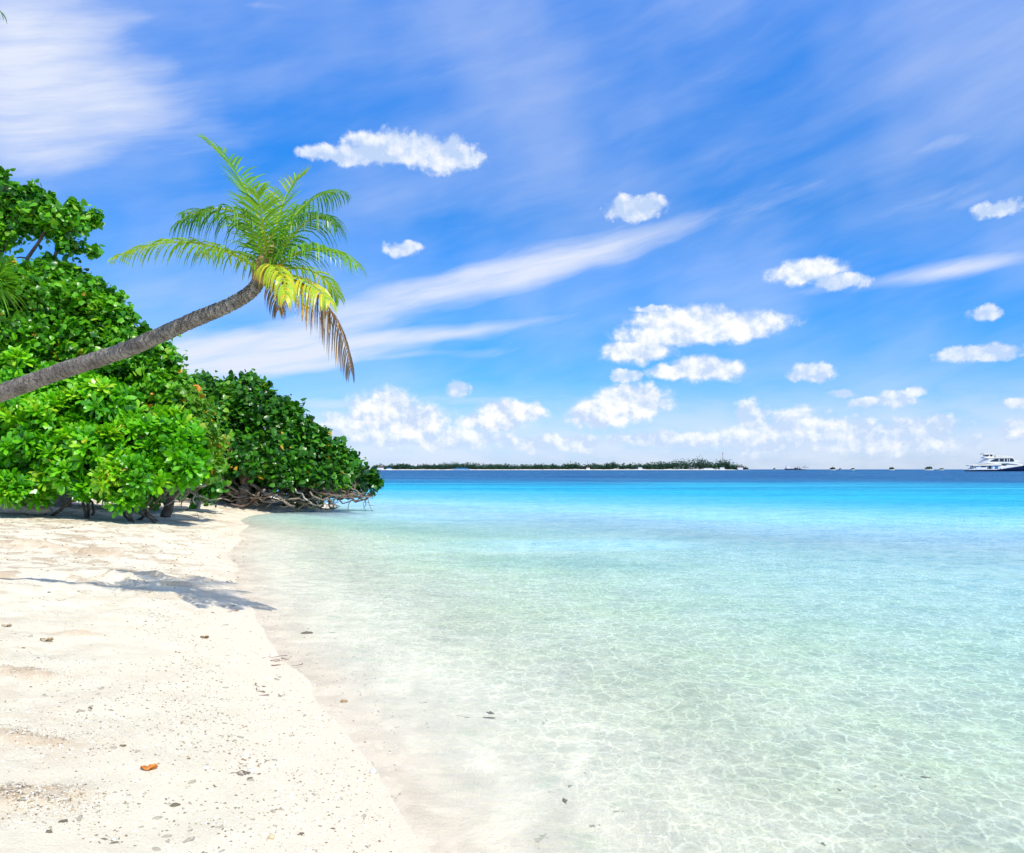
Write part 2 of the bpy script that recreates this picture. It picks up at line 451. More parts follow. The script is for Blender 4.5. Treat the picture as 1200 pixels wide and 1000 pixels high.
M['orange'] = simple('dead_orange_leaf', (.55, .19, .03), .5, .4, .5, 25)
M['brownleaf'] = simple('brown_dry_leaf', (.26, .17, .09), .7, .3, .4, 12)
M['litter'] = simple('tan_litter', (.42, .33, .22), .85, .2, .4, 12)
M['islandsand'] = simple('island_sand', (.80, .76, .66), .9, .1, .1, .05)
M['islandgreen'] = mat_leaf('island_leaf', [(0, (.010, .040, .025)), (1, (.035, .10, .05))], .6, .2, .1)  # slight blue of distance haze put into the leaf colour
M['islandpalm'] = simple('island_palm_leaf', (.02, .06, .035), .7, .2, .4, .3)  # haze blue mixed into this colour too
M['hullblue'] = simple('navy_hull_paint', (.008, .015, .06), .25, .5, .1, .2)
M['shipwhite'] = simple('ship_white_paint', (.80, .80, .78), .3, .5, .04, .2)
M['shipcream'] = simple('ship_cream_canopy', (.80, .74, .60), .6, .3, .05, .2)
M['glass'] = simple('dark_tinted_glass', (.012, .02, .035), .08, .6, .3, .3)
M['bluepanel'] = simple('blue_glass_panel', (.05, .22, .42), .15, .6, .2, .3)
M['rail'] = simple('railing_metal', (.6, .62, .64), .35, .5, .05, .5)
M['rust'] = simple('workboat_paint', (.035, .035, .05), .6, .3, .4, .2)
M['redpaint'] = simple('red_mast_paint', (.35, .05, .04), .6, .3, .1, .2)
M['whitewall'] = simple('white_house_wall', (.78, .77, .74), .8, .2, .06, .2)
M['roof'] = simple('brown_roof', (.28, .15, .10), .8, .2, .2, .2)

# ------------------------------------------------------------------ ground and sea
xs = graded(-13, 1.0, .05, -7000, 7000, 1.10); ys = graded(3.2, 15, .05, -60, 9000, 1.07)
ground = grid_mesh('beach_ground', xs, ys, height, M['sand'], {
    'shore': lambda x, y: shore_dist(x, y)+.05*vnoise(x, y, 1.3, 1)+.16*vnoise(x, y, .35, 2)*sstep(y, 4, 12),
    'patch': lambda x, y: patchmap(x, y),
    'rough': lambda x, y: sstep(y, 9, 14)*.9+.35*sstep(-x-y*.5, -.4, .8)+.05})
tag(ground, kind='structure')

def water_depth(x, y):
    d = shore_dist(x, y)+.05*vnoise(x, y, 1.3, 1)
    s = np.maximum(-d, 0)
    r = y+.35*x+12*vnoise(x, y*2, .012, 31)*sstep(y, 30, 120)+5*vnoise(x, y, .05, 35)*sstep(y, 25, 60)+2*vnoise(x, y, .12, 32)
    near = .06*np.minimum(s, 7)+.028*np.clip(s-7, 0, 30)
    dark = .28*sstep(vnoise(x*.45, y, .22, 33)*.7+.5*vnoise(x*.4, y, .6, 34), .15, .7)*sstep(r, 12, 18)*(1-sstep(r, 30, 45))
    return near+dark+1.8*sstep(r, 20, 58)+1.2*sstep(r, 50, 95)+7*sstep(r, 88, 220)
wxs = graded(-12, 40, .4, -7000, 7000, 1.07); wys = graded(2, 90, .4, -60, 9000, 1.06)
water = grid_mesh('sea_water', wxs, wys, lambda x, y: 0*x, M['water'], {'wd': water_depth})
tag(water, kind='structure')

# ------------------------------------------------------------------ leaves
def unit(v): return v/(np.linalg.norm(v, axis=-1, keepdims=True)+1e-9)
T_OB = (np.array([[-.06, 0, 0], [.06, 0, 0], [-.12, .5, .07], [.12, .5, .07], [-.16, .82, .02], [.16, .82, .02], [0, 1, -.08]]),
        np.array([[0, 1, 3, 2], [2, 3, 5, 4], [4, 5, 6, 6]]))
T_HT = (np.array([[0, .02, 0], [.30, -.06, -.05], [.46, .25, -.10], [.30, .68, -.08], [0, 1, -.14], [-.30, .68, -.08], [-.46, .25, -.10], [-.30, -.06, -.05], [0, .35, .05]]),
        np.array([[8, 0, 1, 2], [8, 2, 3, 4], [8, 4, 5, 6], [8, 6, 7, 0]]))

def inst(T, pos, ydir, ndir, size, tint):
    V0, F0 = T
    y = unit(ydir); x = unit(np.cross(y, ndir)); z = np.cross(x, y)
    V = pos[:, None, :]+size[:, None, None]*(V0[None, :, 0:1]*x[:, None, :]+V0[None, :, 1:2]*y[:, None, :]+V0[None, :, 2:3]*z[:, None, :])
    n, m = len(pos), len(V0)
    Fc = (F0[None]+(np.arange(n)*m)[:, None, None]).reshape(-1, F0.shape[1])
    return V.reshape(-1, 3), Fc, np.repeat(tint, m)

def foliage(name, mat, parent, clumps, leaf, leafsize, tips, per, sub=10, sr=.36, droop=.3, yellow=.01, kind='heart', flat=1.0):
    """clumps: (px,py,D,rx,rz) ellipsoids. Sub-clumps ride on each one, twig tips on the sub-clumps, leaves on the tips."""
    VV = []; FF = []; TT = []; off = 0
    for (px, py, D, rpx, rpy) in clumps:
        c = at(px, py, D); rx = .86*rpx*D/F; rz = .86*rpy*D/F; ry = (rx+rz)*.5*flat
        rad = np.array([rx, ry, rz])
        ns = max(3, int(round(sub*min(1.25, (rpx*rpy/1100.)**.8))))
        lf = min(1.0, (rpx*rpy/300.)**.4)
        u = unit(rng.normal(size=(ns, 3))); u[:, 2] = np.where(u[:, 2] < -.55, -u[:, 2], u[:, 2])
        sc = c+u*rad*rng.uniform(.4, 1.0, (ns, 1))
        srad = sr*(rx*rz)**.5*rng.uniform(.45, 1.3, ns)+.05*leafsize
        for j in range(ns):
            nt_ = max(4, int(tips*lf*rng.uniform(.5, 1.25)))
            w = unit(rng.normal(size=(nt_, 3))+u[j]*.7+np.array([0, -.15, .35]))
            tp = sc[j]+w*srad[j]*rng.uniform(.35, 1.25, (nt_, 1))**np.array([1.0])
            toff = rng.normal(scale=.13)
            base = np.repeat(tp, per, 0); axis = unit(np.repeat(w, per, 0)+np.array([0, 0, .35])); N = len(base)
            if kind == 'rosette':
                a = unit(np.cross(axis, np.array([.3, .2, 1.0])+0*axis)); b = np.cross(axis, a)
                th = np.tile(np.arange(per)*2.399, nt_)+np.repeat(rng.uniform(0, 6, nt_), per)
                el = np.tile(np.linspace(.15, 1.1, per), nt_)[:, None]
                ydir = unit(np.cos(el)*(np.cos(th)[:, None]*a+np.sin(th)[:, None]*b)+np.sin(el)*axis+rng.normal(scale=.1, size=(N, 3)))
                nd = axis+rng.normal(scale=.15, size=(N, 3)); pos = base+ydir*leafsize*.08
                size = leafsize*rng.uniform(.7, 1.1, N)
            else:
                ydir = unit(rng.normal(size=(N, 3))+np.array([0, -.1, -droop])+.5*axis)
                nd = unit(axis*.8+rng.normal(scale=.55, size=(N, 3))+np.array([.1, -.25, .5]))
                pos = base+rng.normal(scale=leafsize*.85*lf, size=(N, 3)); size = leafsize*rng.uniform(.45, 1.25, N)
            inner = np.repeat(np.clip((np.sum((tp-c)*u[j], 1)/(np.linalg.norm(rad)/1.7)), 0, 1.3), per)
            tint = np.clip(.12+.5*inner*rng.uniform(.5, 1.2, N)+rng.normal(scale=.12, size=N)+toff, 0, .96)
            tint = np.where(rng.random(N) < yellow, 1.0, tint)
            V, Fc, t = inst(leaf, pos, ydir, nd, size, tint)
            VV.append(V); FF.append(Fc+off); TT.append(t); off += len(V)
    V = np.concatenate(VV); Fc = np.concatenate(FF); t = np.concatenate(TT)
    if leaf is T_OB:
        # degenerate quads are triangles: expand through a python list once
        Fc = [tuple(f[:3]) if f[2] == f[3] else tuple(f) for f in Fc]
    return mk(name, V, Fc, mat, parent, False, {'tint': t})

def wiggle(a, b, n, amp, sag=0.0):
    a = np.array(a, float); b = np.array(b, float); t = np.linspace(0, 1, n)[:, None]
    P = a+(b-a)*t
    w = np.cumsum(rng.normal(scale=amp, size=(n, 3)), 0); w -= w[0]; w -= t*w[-1]
    P = P+w; P[:, 2] += sag*np.sin(t[:, 0]*math.pi)
    return P

def limbs(parent, mat, base, clumps, r0, name='limb', n=9, up=.35):
    for (px, py, D, rx, ry) in clumps:
        e = at(px, py, D); b = np.array(base, float)
        mid = b+(e-b)*.45+np.array([0, 0, up*np.linalg.norm(e-b)*.35])+rng.normal(scale=.25, size=3)
        P = bez([b, mid, e], n); P[1:-1] += rng.normal(scale=.06, size=(n-2, 3))
        mb = MB(); mb.tube(P, np.linspace(r0, r0*.25, n), 7)
        for k in range(6):
            i = rng.integers(n//2, n); q = P[i]; rr = np.array([rx, rx, ry])*D/F*.8
            e2 = q+unit(rng.normal(size=3)+np.array([0, -.2, .5]))*rr
            mb.tube(wiggle(q, e2, 6, .05), np.linspace(r0*.25, r0*.06, 6), 5)
        mb.build(name, mat, parent, True)

# ---- the trees and shrubs along the left
def tree(name, base, label, cat, clumps, mat, leaf, leafsize, tips, per, r0, **kw):
    b = np.array([base[0], base[1], gz(base[0], base[1])])
    root = empty(name, b, label, cat)
    fork = b+np.array([.2, -.1, kw.pop('fork', 1.2)])
    mb = MB(); P = wiggle(b-np.array([0, 0, .3]), fork, 7, .03)
    mb.tube(P, np.linspace(r0*1.25, r0*.85, 7), 10); mb.build('trunk', kw.get('bark') or M['bark'], root, True)
    kw.pop('bark', None)
    lc = kw.pop('limbclumps', clumps[:5])
    limbs(root, M['darkbark'], fork, lc, r0*.6)
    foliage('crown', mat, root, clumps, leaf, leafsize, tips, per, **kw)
    return root

tree('hibiscus_tree', (-19.5, 29.5), 'tall broad-leaved tree at the left edge, its ragged branch reaching out against the sky', 'tree',
     [(-40, 290, 29, 42, 50), (16, 244, 29, 30, 20), (58, 258, 28.5, 28, 17), (88, 262, 28.5, 18, 12), (86, 290, 28.5, 17, 7), (-6, 222, 29.5, 16, 11), (34, 266, 29, 24, 14), (-20, 255, 30, 32, 30), (104, 252, 28.5, 8, 8), (0, 275, 29, 20, 16), (70, 284, 28.5, 12, 8), (55, 233, 28.5, 7, 6), (33, 228, 29, 8, 7), (84, 243, 28.5, 7, 6), (110, 258, 28.5, 6, 8), (2, 208, 29, 8, 6), (112, 294, 28.5, 6, 4)],
     M['broad'], T_HT, .23, 13, 8, .26, sub=17, sr=.30, droop=.6, yellow=.008, fork=3.0)

tree('shore_tree', (-16.4, 29.3), 'rounded leafy tree behind the leaning palm trunk, its outline sloping down to the right', 'tree',
     [(30, 360, 28, 60, 45), (85, 375, 28, 55, 42), (40, 420, 27, 60, 40), (125, 385, 28, 30, 30), (130, 430, 27.5, 50, 42), (170, 430, 27.5, 34, 34), (5, 345, 28, 45, 32), (185, 458, 27.5, 34, 30), (150, 470, 27.5, 50, 40), (60, 340, 28.5, 40, 24), (100, 350, 28.5, 32, 22), (-40, 380, 28, 60, 60), (52, 312, 28.5, 9, 8), (84, 320, 28.5, 9, 8), (112, 338, 28.5, 9, 9), (135, 352, 28.5, 9, 8), (150, 372, 28, 9, 9), (163, 392, 28, 8, 9), (198, 436, 27.8, 9, 9)],
     M['broad'], T_HT, .21, 15, 9, .24, sub=30, sr=.24, droop=.5, yellow=.006, fork=1.8)

tree('yellow_green_tree', (-12.3, 28.6), 'yellow-green shrub with some orange leaves between the bright bush and the dark overhanging tree', 'shrub',
     [(205, 490, 27.5, 44, 34), (225, 520, 27.2, 36, 30), (190, 525, 27, 38, 32), (240, 548, 27.0, 20, 15), (215, 553, 27, 28, 18), (165, 500, 27, 36, 36), (200, 465, 27.8, 30, 24)],
     M['light'], T_HT, .19, 13, 9, .16, sub=28, sr=.25, droop=.5, yellow=.02, fork=.8, bark=M['darkbark'])

tree('overhanging_tree', (-12.6, 37.5), 'dark green broad-leaved tree leaning low over the water at the end of the beach', 'tree',
     [(245, 478, 38, 36, 32), (290, 480, 38.5, 40, 32), (262, 520, 38, 42, 36), (325, 500, 38.5, 34, 32), (320, 535, 38, 46, 30), (352, 520, 38.5, 30, 24), (375, 540, 38.5, 30, 22), (400, 555, 38.5, 28, 17), (425, 568, 38.2, 20, 10), (340, 553, 37, 30, 13), (290, 543, 37, 34, 20), (385, 563, 37.5, 34, 10), (250, 545, 38, 34, 20), (222, 470, 39, 26, 22), (239, 449, 39, 9, 10), (264, 456, 38.5, 9, 8), (282, 453, 38.5, 10, 10), (310, 464, 38.5, 11, 12), (330, 480, 38.5, 10, 10), (352, 501, 38.5, 10, 10), (373, 511, 38.5, 10, 11), (393, 526, 38.5, 9, 10), (410, 540, 38.5, 9, 9), (434, 560, 38.2, 9, 7), (444, 568, 38, 6, 4)],
     M['darkleaf'], T_HT, .27, 14, 9, .28, sub=28, sr=.25, droop=.5, yellow=.012, fork=1.0)

bush = empty('naupaka_bush', (-12.8, 25.5, gz(-12.8, 25.5)), 'bright green bush with paddle-shaped leaves in rosettes, growing on the sand beneath the leaning palm', 'bush')
nb = [(20, 500, 25.5, 60, 46), (75, 510, 25, 55, 44), (115, 540, 24.5, 52, 36), (45, 545, 24.5, 58, 34), (150, 565, 24, 40, 24), (165, 530, 25, 40, 34), (120, 490, 25.5, 46, 36), (20, 455, 26, 50, 34), (205, 520, 25.2, 34, 30),
      (150, 590, 23.8, 13, 8), (135, 572, 24.2, 34, 12), (222, 545, 24.8, 26, 18), (-30, 540, 25, 50, 50), (75, 460, 26, 40, 26), (5, 565, 24.3, 34, 16), (85, 568, 24.2, 34, 17), (190, 562, 24.6, 30, 14), (30, 576, 24.0, 40, 12)]
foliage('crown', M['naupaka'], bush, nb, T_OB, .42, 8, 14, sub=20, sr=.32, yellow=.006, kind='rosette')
for k in range(12):
    bx = rng.uniform(-15.5, -10.8); by = rng.uniform(24.6, 26.2); bz = gz(bx, by)
    c = nb[rng.integers(0, len(nb))]
    e = at(c[0], c[1], c[2])
    mb = MB(); mb.tube(wiggle((bx, by, bz-.1), (bx+(e[0]-bx)*.4+rng.uniform(-.8, .8), by-.4, bz+rng.uniform(.8, 2.2)), 8, .09), np.linspace(.05, .02, 8), 6)
    mb.build('stem', M['darkbark'], bush, True)

# pandanus tuft at the left edge
pr = at(-8, 335, 25.5)
pan = empty('pandanus_tree', (pr[0]-.2, 25.6, gz(pr[0]-.2, 25.6)), 'spiky tuft of long narrow drooping leaves at the left edge above the palm trunk', 'tree')
mb = MB(); mb.tube(wiggle((pr[0]-.2, 25.6, gz(pr[0], 25.6)-.2), pr-np.array([0, 0, .3]), 9, .05), np.linspace(.14, .09, 9), 8); mb.build('trunk', M['bark'], pan, True)
mb = MB()
for k in range(120):
    w = unit(rng.normal(size=3)+np.array([.35, -.2, .5])); L = rng.uniform(.9, 1.5)
    P = bez([pr+w*.08, pr+w*L*.6+np.array([0, 0, .15]), pr+w*L+np.array([0, 0, -.35*L])], 7)
    sd = unit(np.cross(w, [0, 0, 1.0])); wd_ = np.array([.022, .03, .03, .026, .02, .012, .002])[:, None]
    V = np.vstack([P-sd*wd_, P+sd*wd_+np.array([0, 0, .012])])
    mb.add(V, [(i, i+1, i+8, i+7) for i in range(6)], rng.uniform(0, 1))
mb.build('crown', M['pandan'], pan)

# tangled bare branches beneath the overhanging tree: parts of it
ov = bpy.data.objects['overhanging_tree']
for k in range(62):
    sx = rng.uniform(210, 400); D = rng.uniform(36.6, 38.6)
    a = at(sx, rng.uniform(560, 580), D)
    ln = rng.uniform(20, 70)*(1 if rng.random() < .7 else -1)
    ex = min(sx+ln, 434)
    yb = 596 if ex < 400 else 584
    b_ = at(ex, rng.uniform(577, yb), D-rng.uniform(-.4, 1.0))
    b_[2] = max(b_[2], gz(b_[0], b_[1])-.05)
    mb = MB(); P = wiggle(a, b_, 9, .09, -.25)
    mb.tube(P, np.linspace(.065, .025, 9)*rng.uniform(.5, 1.4), 5)
    for q in range(3):
        i = rng.integers(3, 9); e2 = P[i]+unit(rng.normal(size=3)*np.array([1, .4, .5]))*rng.uniform(.4, 1.0)
        mb.tube(wiggle(P[i], e2, 6, .06), np.linspace(.018, .007, 6), 4)
    mb.build('branch', M['drift'] if rng.random() < .18 else (M['bark'] if rng.random() < .5 else M['darkbark']), ov, True)
for k in range(14):   # twigs under the yellow-green shrub
    yg = bpy.data.objects['yellow_green_tree']
    a = at(rng.uniform(175, 245), rng.uniform(555, 572), 27.5); b_ = at(rng.uniform(180, 265), rng.uniform(572, 596), 27.2)
    b_[2] = max(b_[2], gz(b_[0], b_[1]))
    mb = MB(); mb.tube(wiggle(a, b_, 8, .07, -.1), np.linspace(.04, .015, 8), 5)
    mb.build('branch', M['drift'] if k % 2 else M['bark'], yg, True)

# deep shade behind: a belt of low undergrowth behind the shore trees
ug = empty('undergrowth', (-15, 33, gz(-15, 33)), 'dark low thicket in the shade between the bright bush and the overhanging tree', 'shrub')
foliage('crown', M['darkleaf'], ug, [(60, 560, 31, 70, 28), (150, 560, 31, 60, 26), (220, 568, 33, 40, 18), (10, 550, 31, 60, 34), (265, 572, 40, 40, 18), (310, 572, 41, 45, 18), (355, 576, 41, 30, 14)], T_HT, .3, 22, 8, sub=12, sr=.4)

# stump, driftwood log
sp = ground_at(232, 597)
st = MB(); st.tube(np.array([sp+[-.12, 0, -.1], sp+[.02, 0, .18], sp+[.1, 0, .45], sp+[.1, 0, .8]]), [.16, .11, .09, .07], 8)
tag(st.build('stump', M['drift'], None, True, origin=sp), 'short bleached grey stump standing on the sand beside the shaded branches', 'stump')
lp = ground_at(25, 603)
lg = MB(); lg.tube(wiggle(lp+[-1.6, .2, .14], lp+[.9, 0, .13], 9, .03), [.14, .16, .17, .16, .17, .15, .15, .12, .08], 9)
lg.tube(wiggle(lp+[.2, 0, .2], lp+[.7, -.2, .4], 5, .02), np.linspace(.06, .03, 5), 6)
tag(lg.build('driftwood_log', M['drift'], None, True, origin=lp), 'weathered grey log lying in the shade under the bright bush at the left edge', 'log')

# ------------------------------------------------------------------ the leaning palm
def frond(parent, pts, L0=.5, n=46, tint=.4, hang=.6, tintend=None, sparse=.84, fold=.35, wid=.0120):
    L0 = L0*1.3; hang = hang*(2.0 if hang > .45 else 1.2)*rng.uniform(.9, 1.3)
    """pts: four control points; leaflets in two rows, drooping with gravity"""
    P = bez(pts, n); T = unit(np.gradient(P, axis=0))
    mb = MB()
    te = tint if tintend is None else tintend
    mb.tube(P, np.linspace(.022, .004, n), 5, np.full(n*5, .66 if tint < .8 else .9))
    for i in range(3, n):
        s = i/(n-1)
        if rng.random() > sparse: continue
        L = L0*(math.sin(math.pi*min(1, .16+.80*s))**.6)*rng.uniform(.85, 1.08)
        side0 = unit(np.cross(T[i], [0, 0, 1.0]))
        if np.linalg.norm(np.cross(T[i], [0, 0, 1.0])) < .15: side0 = np.array([1.0, 0, 0])
        nrm = np.cross(side0, T[i])
        tt = tint+(te-tint)*s+rng.normal(scale=.04)
        for sg in (-1, 1):
            d0 = unit(sg*side0*(1-.25*s)+T[i]*(.40+.7*s)+nrm*fold+rng.normal(scale=.07, size=3))
            m_ = 6; Q = [P[i]]; d = d0.copy()
            for q in range(1, m_):
                d = unit(d+np.array([0, 0, -1.0])*hang*q*.13); Q.append(Q[-1]+d*L/(m_-1))
            Q = np.array(Q)
            ws = unit(np.cross(d0, nrm+rng.normal(scale=.3, size=3)))*wid
            wp = np.array([.35, 1, 1, .85, .55, .06])[:, None]
            V = np.vstack([Q-ws*wp, Q+ws*wp])
            mb.add(V, [(q, q+1, q+1+m_, q+m_) for q in range(m_-1)], float(np.clip(tt+rng.normal(scale=.05), 0, 1)))
    return mb.build('frond', M['frond'], parent)

pts = [at(-330, 540, 14.2), at(-200, 522, 13.2), at(-95, 494, 11.9), at(0, 461, 10.6), at(75, 434, 10.4), at(150, 409, 10.2), at(225, 376, 10.05), at(268, 358, 10.0), at(295, 341, 10.0), at(307, 322, 10.0)]
pts[0][2] = gz(pts[0][0], pts[0][1])-.2
TP = catmull(pts, 14)
seg = np.r_[0, np.cumsum(np.linalg.norm(np.diff(TP, axis=0), axis=1))]
rr = np.interp(seg, [0, .8, seg[-1]*.5, seg[-1]-.9, seg[-1]], [.26, .155, .126, .090, .080])
palm = empty('coconut_palm', (TP[0][0], TP[0][1], TP[0][2]+.2), 'coconut palm leaning almost level from the left, its green and yellow crown above the beach', 'palm tree')
mb = MB()
TP2 = catmull(TP, 3); seg2 = np.r_[0, np.cumsum(np.linalg.norm(np.diff(TP2, axis=0), axis=1))]
r2 = np.interp(seg2, seg, rr)*(1+.035*np.abs(np.sin(seg2*34)))+.003*rng.normal(size=len(seg2))
mb.tube(TP2, r2, 18)
to = mb.build('trunk', M['trunk'], palm, True)
aa = to.data.attributes.new('along', 'FLOAT', 'POINT'); aa.data.foreach_set('value', np.repeat(seg2, 18).astype(np.float32))
hub = at(312, 318, 10.0)
mb = MB()
mb.tube(np.array([at(304, 332, 10), at(309, 322, 10), at(313, 308, 10), at(316, 292, 10), at(318, 275, 10)]), [.10, .15, .13, .07, .03], 10)
for k in range(16):
    w = unit(rng.normal(size=3)+np.array([0, -.2, .2])); mb.tube(wiggle(hub+w*.08, hub+w*.22+np.array([0, 0, -.05]), 5, .01), np.linspace(.02, .006, 5), 5)
mb.build('crown_shaft', M['fibre'], palm, True)
def fr(p, dy, **kw):
    """p: four pixel positions of the rachis, dy: how far it comes towards (-) or away from (+) the camera"""
    Q = [at(x, y, 10+dy*s) for (x, y), s in zip(p, (0, .35, .75, 1))]
    frond(palm, Q, **kw)
fr([(312, 318), (312, 262), (287, 200), (243, 168)], .5, L0=.46, tint=.42, hang=.22, n=54)
fr([(311, 316), (297, 235), (255, 232), (207, 262)], -.7, L0=.5, tint=.28, hang=.75, n=50)
fr([(308, 320), (265, 285), (205, 268), (135, 302)], -.5, L0=.40, tint=.46, tintend=.62, hang=.55, n=54)
fr([(313, 316), (290, 262), (265, 240), (215, 250)], .9, L0=.42, tint=.36, hang=.6, n=44)
fr([(316, 312), (322, 262), (332, 218), (358, 204)], .6, L0=.32, tint=.45, tintend=.66, hang=.12, n=44, sparse=.9)
fr([(318, 314), (332, 262), (362, 218), (403, 226)], .8, L0=.46, tint=.33, hang=.6, n=50)
fr([(319, 314), (342, 270), (372, 236), (393, 262)], -.4, L0=.48, tint=.26, hang=.65, n=46)
fr([(320, 318), (345, 290), (388, 278), (421, 313)], -.6, L0=.46, tint=.36, tintend=.5, hang=.6, n=48)
fr([(320, 321), (348, 305), (385, 318), (397, 350)], .7, L0=.34, tint=.56, tintend=.62, hang=.5, n=36)
fr([(312, 320), (318, 298), (338, 320), (334, 352)], -1.1, L0=.32, tint=.70, hang=.8, n=30, wid=.015)
fr([(318, 322), (345, 318), (368, 332), (385, 352)], -.9, L0=.40, tint=.72, tintend=.68, hang=.8, n=34, wid=.014)
fr([(320, 324), (362, 325), (402, 360), (411, 432)], -.3, L0=.52, tint=.82, tintend=1.08, hang=.7, n=50, sparse=.9, fold=-.1, wid=.012)
fr([(316, 324), (322, 335), (326, 350), (326, 364)], .4, L0=.26, tint=.97, hang=.8, n=20, wid=.009)
fr([(311, 317), (292, 296), (262, 288), (238, 296)], .9, L0=.32, tint=.62, hang=.6, n=34)
fr([(317, 312), (325, 285), (345, 262), (352, 242)], 1.1, L0=.36, tint=.34, hang=.3, n=34)
fr([(315, 314), (312, 280), (306, 250), (300, 222)], -.8, L0=.36, tint=.36, tintend=.5, hang=.3, n=36)

# a second palm just outside the frame, its frond tips reach in at the top left corner
cb = at(-190, -40, 7.0)
p2 = empty('tall_coconut_palm', (cb[0]-.6, 7.2, gz(cb[0]-.6, 7.2)), 'palm whose dark frond tips alone show in the top left corner of the photo', 'palm tree')
mb = MB(); q = bez([(cb[0]-.6, 7.2, gz(cb[0]-.6, 7.2)-.2), (cb[0]-.9, 7.3, 3), tuple(cb)], 40); mb.tube(q, np.linspace(.17, .1, 40), 14)
to2 = mb.build('trunk', M['trunk'], p2, True)
aa = to2.data.attributes.new('along', 'FLOAT', 'POINT'); aa.data.foreach_set('value', np.repeat(np.linspace(0, 6.5, 40), 14).astype(np.float32))
for (ex, ey, dy, h) in [(-2, 12, -.3, .6), (-6, -55, .3, .6), (-280, 60, .3, .7), (-330, -60, .4, .6), (-200, -200, .4, .3), (-120, 20, 1.2, .8), (-250, 0, 1.5, .7)]:
    e = at(ex, ey, 7+dy); mid = (cb+e)/2+np.array([0, 0, .5])
    frond(p2, [cb, cb+(mid-cb)*.7+np.array([0, 0, .1]), mid+(e-mid)*.4+np.array([0, 0, .1]), e], L0=.34, tint=.15, hang=h, n=44)

# ------------------------------------------------------------------ pebbles, coral bits, leaves, sticks
def pebble_mesh(name, seed, stretch, mat, branchy=False):
    r = np.random.default_rng(seed)
    if branchy:
        mb = MB()
        for k in range(r.integers(1, 4)):
            a = r.normal(scale=.18, size=3)*[1, 1, .3]; d = unit(r.normal(size=3)*[1, 1, .25])
            P = np.array([a-d*.5, a-d*.15+r.normal(scale=.05, size=3), a+d*.2+r.normal(scale=.05, size=3), a+d*.55]); P[:, 2] = np.abs(P[:, 2])*.5+.12
            mb.tube(P, np.array([.09, .14, .13, .06])*r.uniform(.8, 1.2), 7)
        V = np.concatenate(mb.v); Fc = mb.f
    else:
        import bmesh
        bm = bmesh.new(); bmesh.ops.create_icosphere(bm, subdivisions=2, radius=.5)
        V = np.array([v.co[:] for v in bm.verts]); Fc = [tuple(v.index for v in f.verts) for f in bm.faces]; bm.free()
        fq = r.normal(size=(4, 3))*2.2; ph = r.uniform(0, 6, 4)
        V = V*(1+.14*sum(np.sin(V@fq[i]*3+ph[i]) for i in range(4))[:, None]*.8)*np.array(stretch)
        V[:, 2] = np.maximum(V[:, 2], -.1)+.08
    me = bpy.data.meshes.new(name); me.from_pydata([tuple(v) for v in V], [], Fc); me.materials.append(mat)
    me.polygons.foreach_set('use_smooth', np.ones(len(me.polygons), dtype=bool))
    return me

pm = [pebble_mesh('pebble', 1, (1, .7, .45), M['coral']), pebble_mesh('pebble', 2, (1, .5, .4), M['coral']), pebble_mesh('pebble', 3, (1, .8, .6), M['coralwhite']),
      pebble_mesh('pebble', 4, (1.1, .6, .35), M['coraldark']), pebble_mesh('coral_bit', 5, None, M['coral'], True), pebble_mesh('coral_bit', 6, None, M['coralwhite'], True),
      pebble_mesh('coral_bit', 7, None, M['coraldark'], True), pebble_mesh('pebble', 8, (1.3, .45, .3), M['coraldark'])]
def pick_spot():
    while True:
        if rng.random() < 0: break
        y = math.exp(rng.uniform(math.log(3.9), math.log(15)))
        px = rng.uniform(5, 470); x = (px-600)/F*y
        d = float(shore_dist(np.array([x]), np.array([y]))[0])
        if d > .12 and vnoise(np.array([x]), np.array([y]), 1.4, 51)[0]+.5*vnoise(np.array([x]), np.array([y]), 4.0, 52)[0] > rng.uniform(-.9, .7):
            z = gz(x, y)
            py = 550+(EYE-z)/y*F
            if py < 1000: return x, y, z
LAB = {0: ('pale grey coral pebble lying on the sand', 'loose pale coral pebbles on the sand'), 1: ('white coral fragment lying on the sand', 'white coral fragments on the sand'), 2: ('dark brown coral fragment lying on the sand', 'dark coral fragments on the sand')}
kinds = [0, 0, 1, 2, 0, 1, 2, 2]
for i in range(270):
    x, y, z = pick_spot()
    j = int(rng.choice(8, p=[.25, .18, .10, .06, .22, .07, .06, .06]))
    o = bpy.data.objects.new('coral_pebble' if j in (0, 1, 2, 3, 7) else 'coral_fragment', pm[j]); COL.objects.link(o)
    s = .012+.03*rng.random()**2.6+.0008*y
    o.location = (x, y, z-.12*s); o.rotation_euler = (rng.uniform(-.15, .15), rng.uniform(-.15, .15), rng.uniform(0, 6.28)); o.scale = (s*1.2,)*3
    l, g = LAB[kinds[j]]; tag(o, l, 'pebble' if j in (0, 1, 2, 3, 7) else 'coral fragment', g)

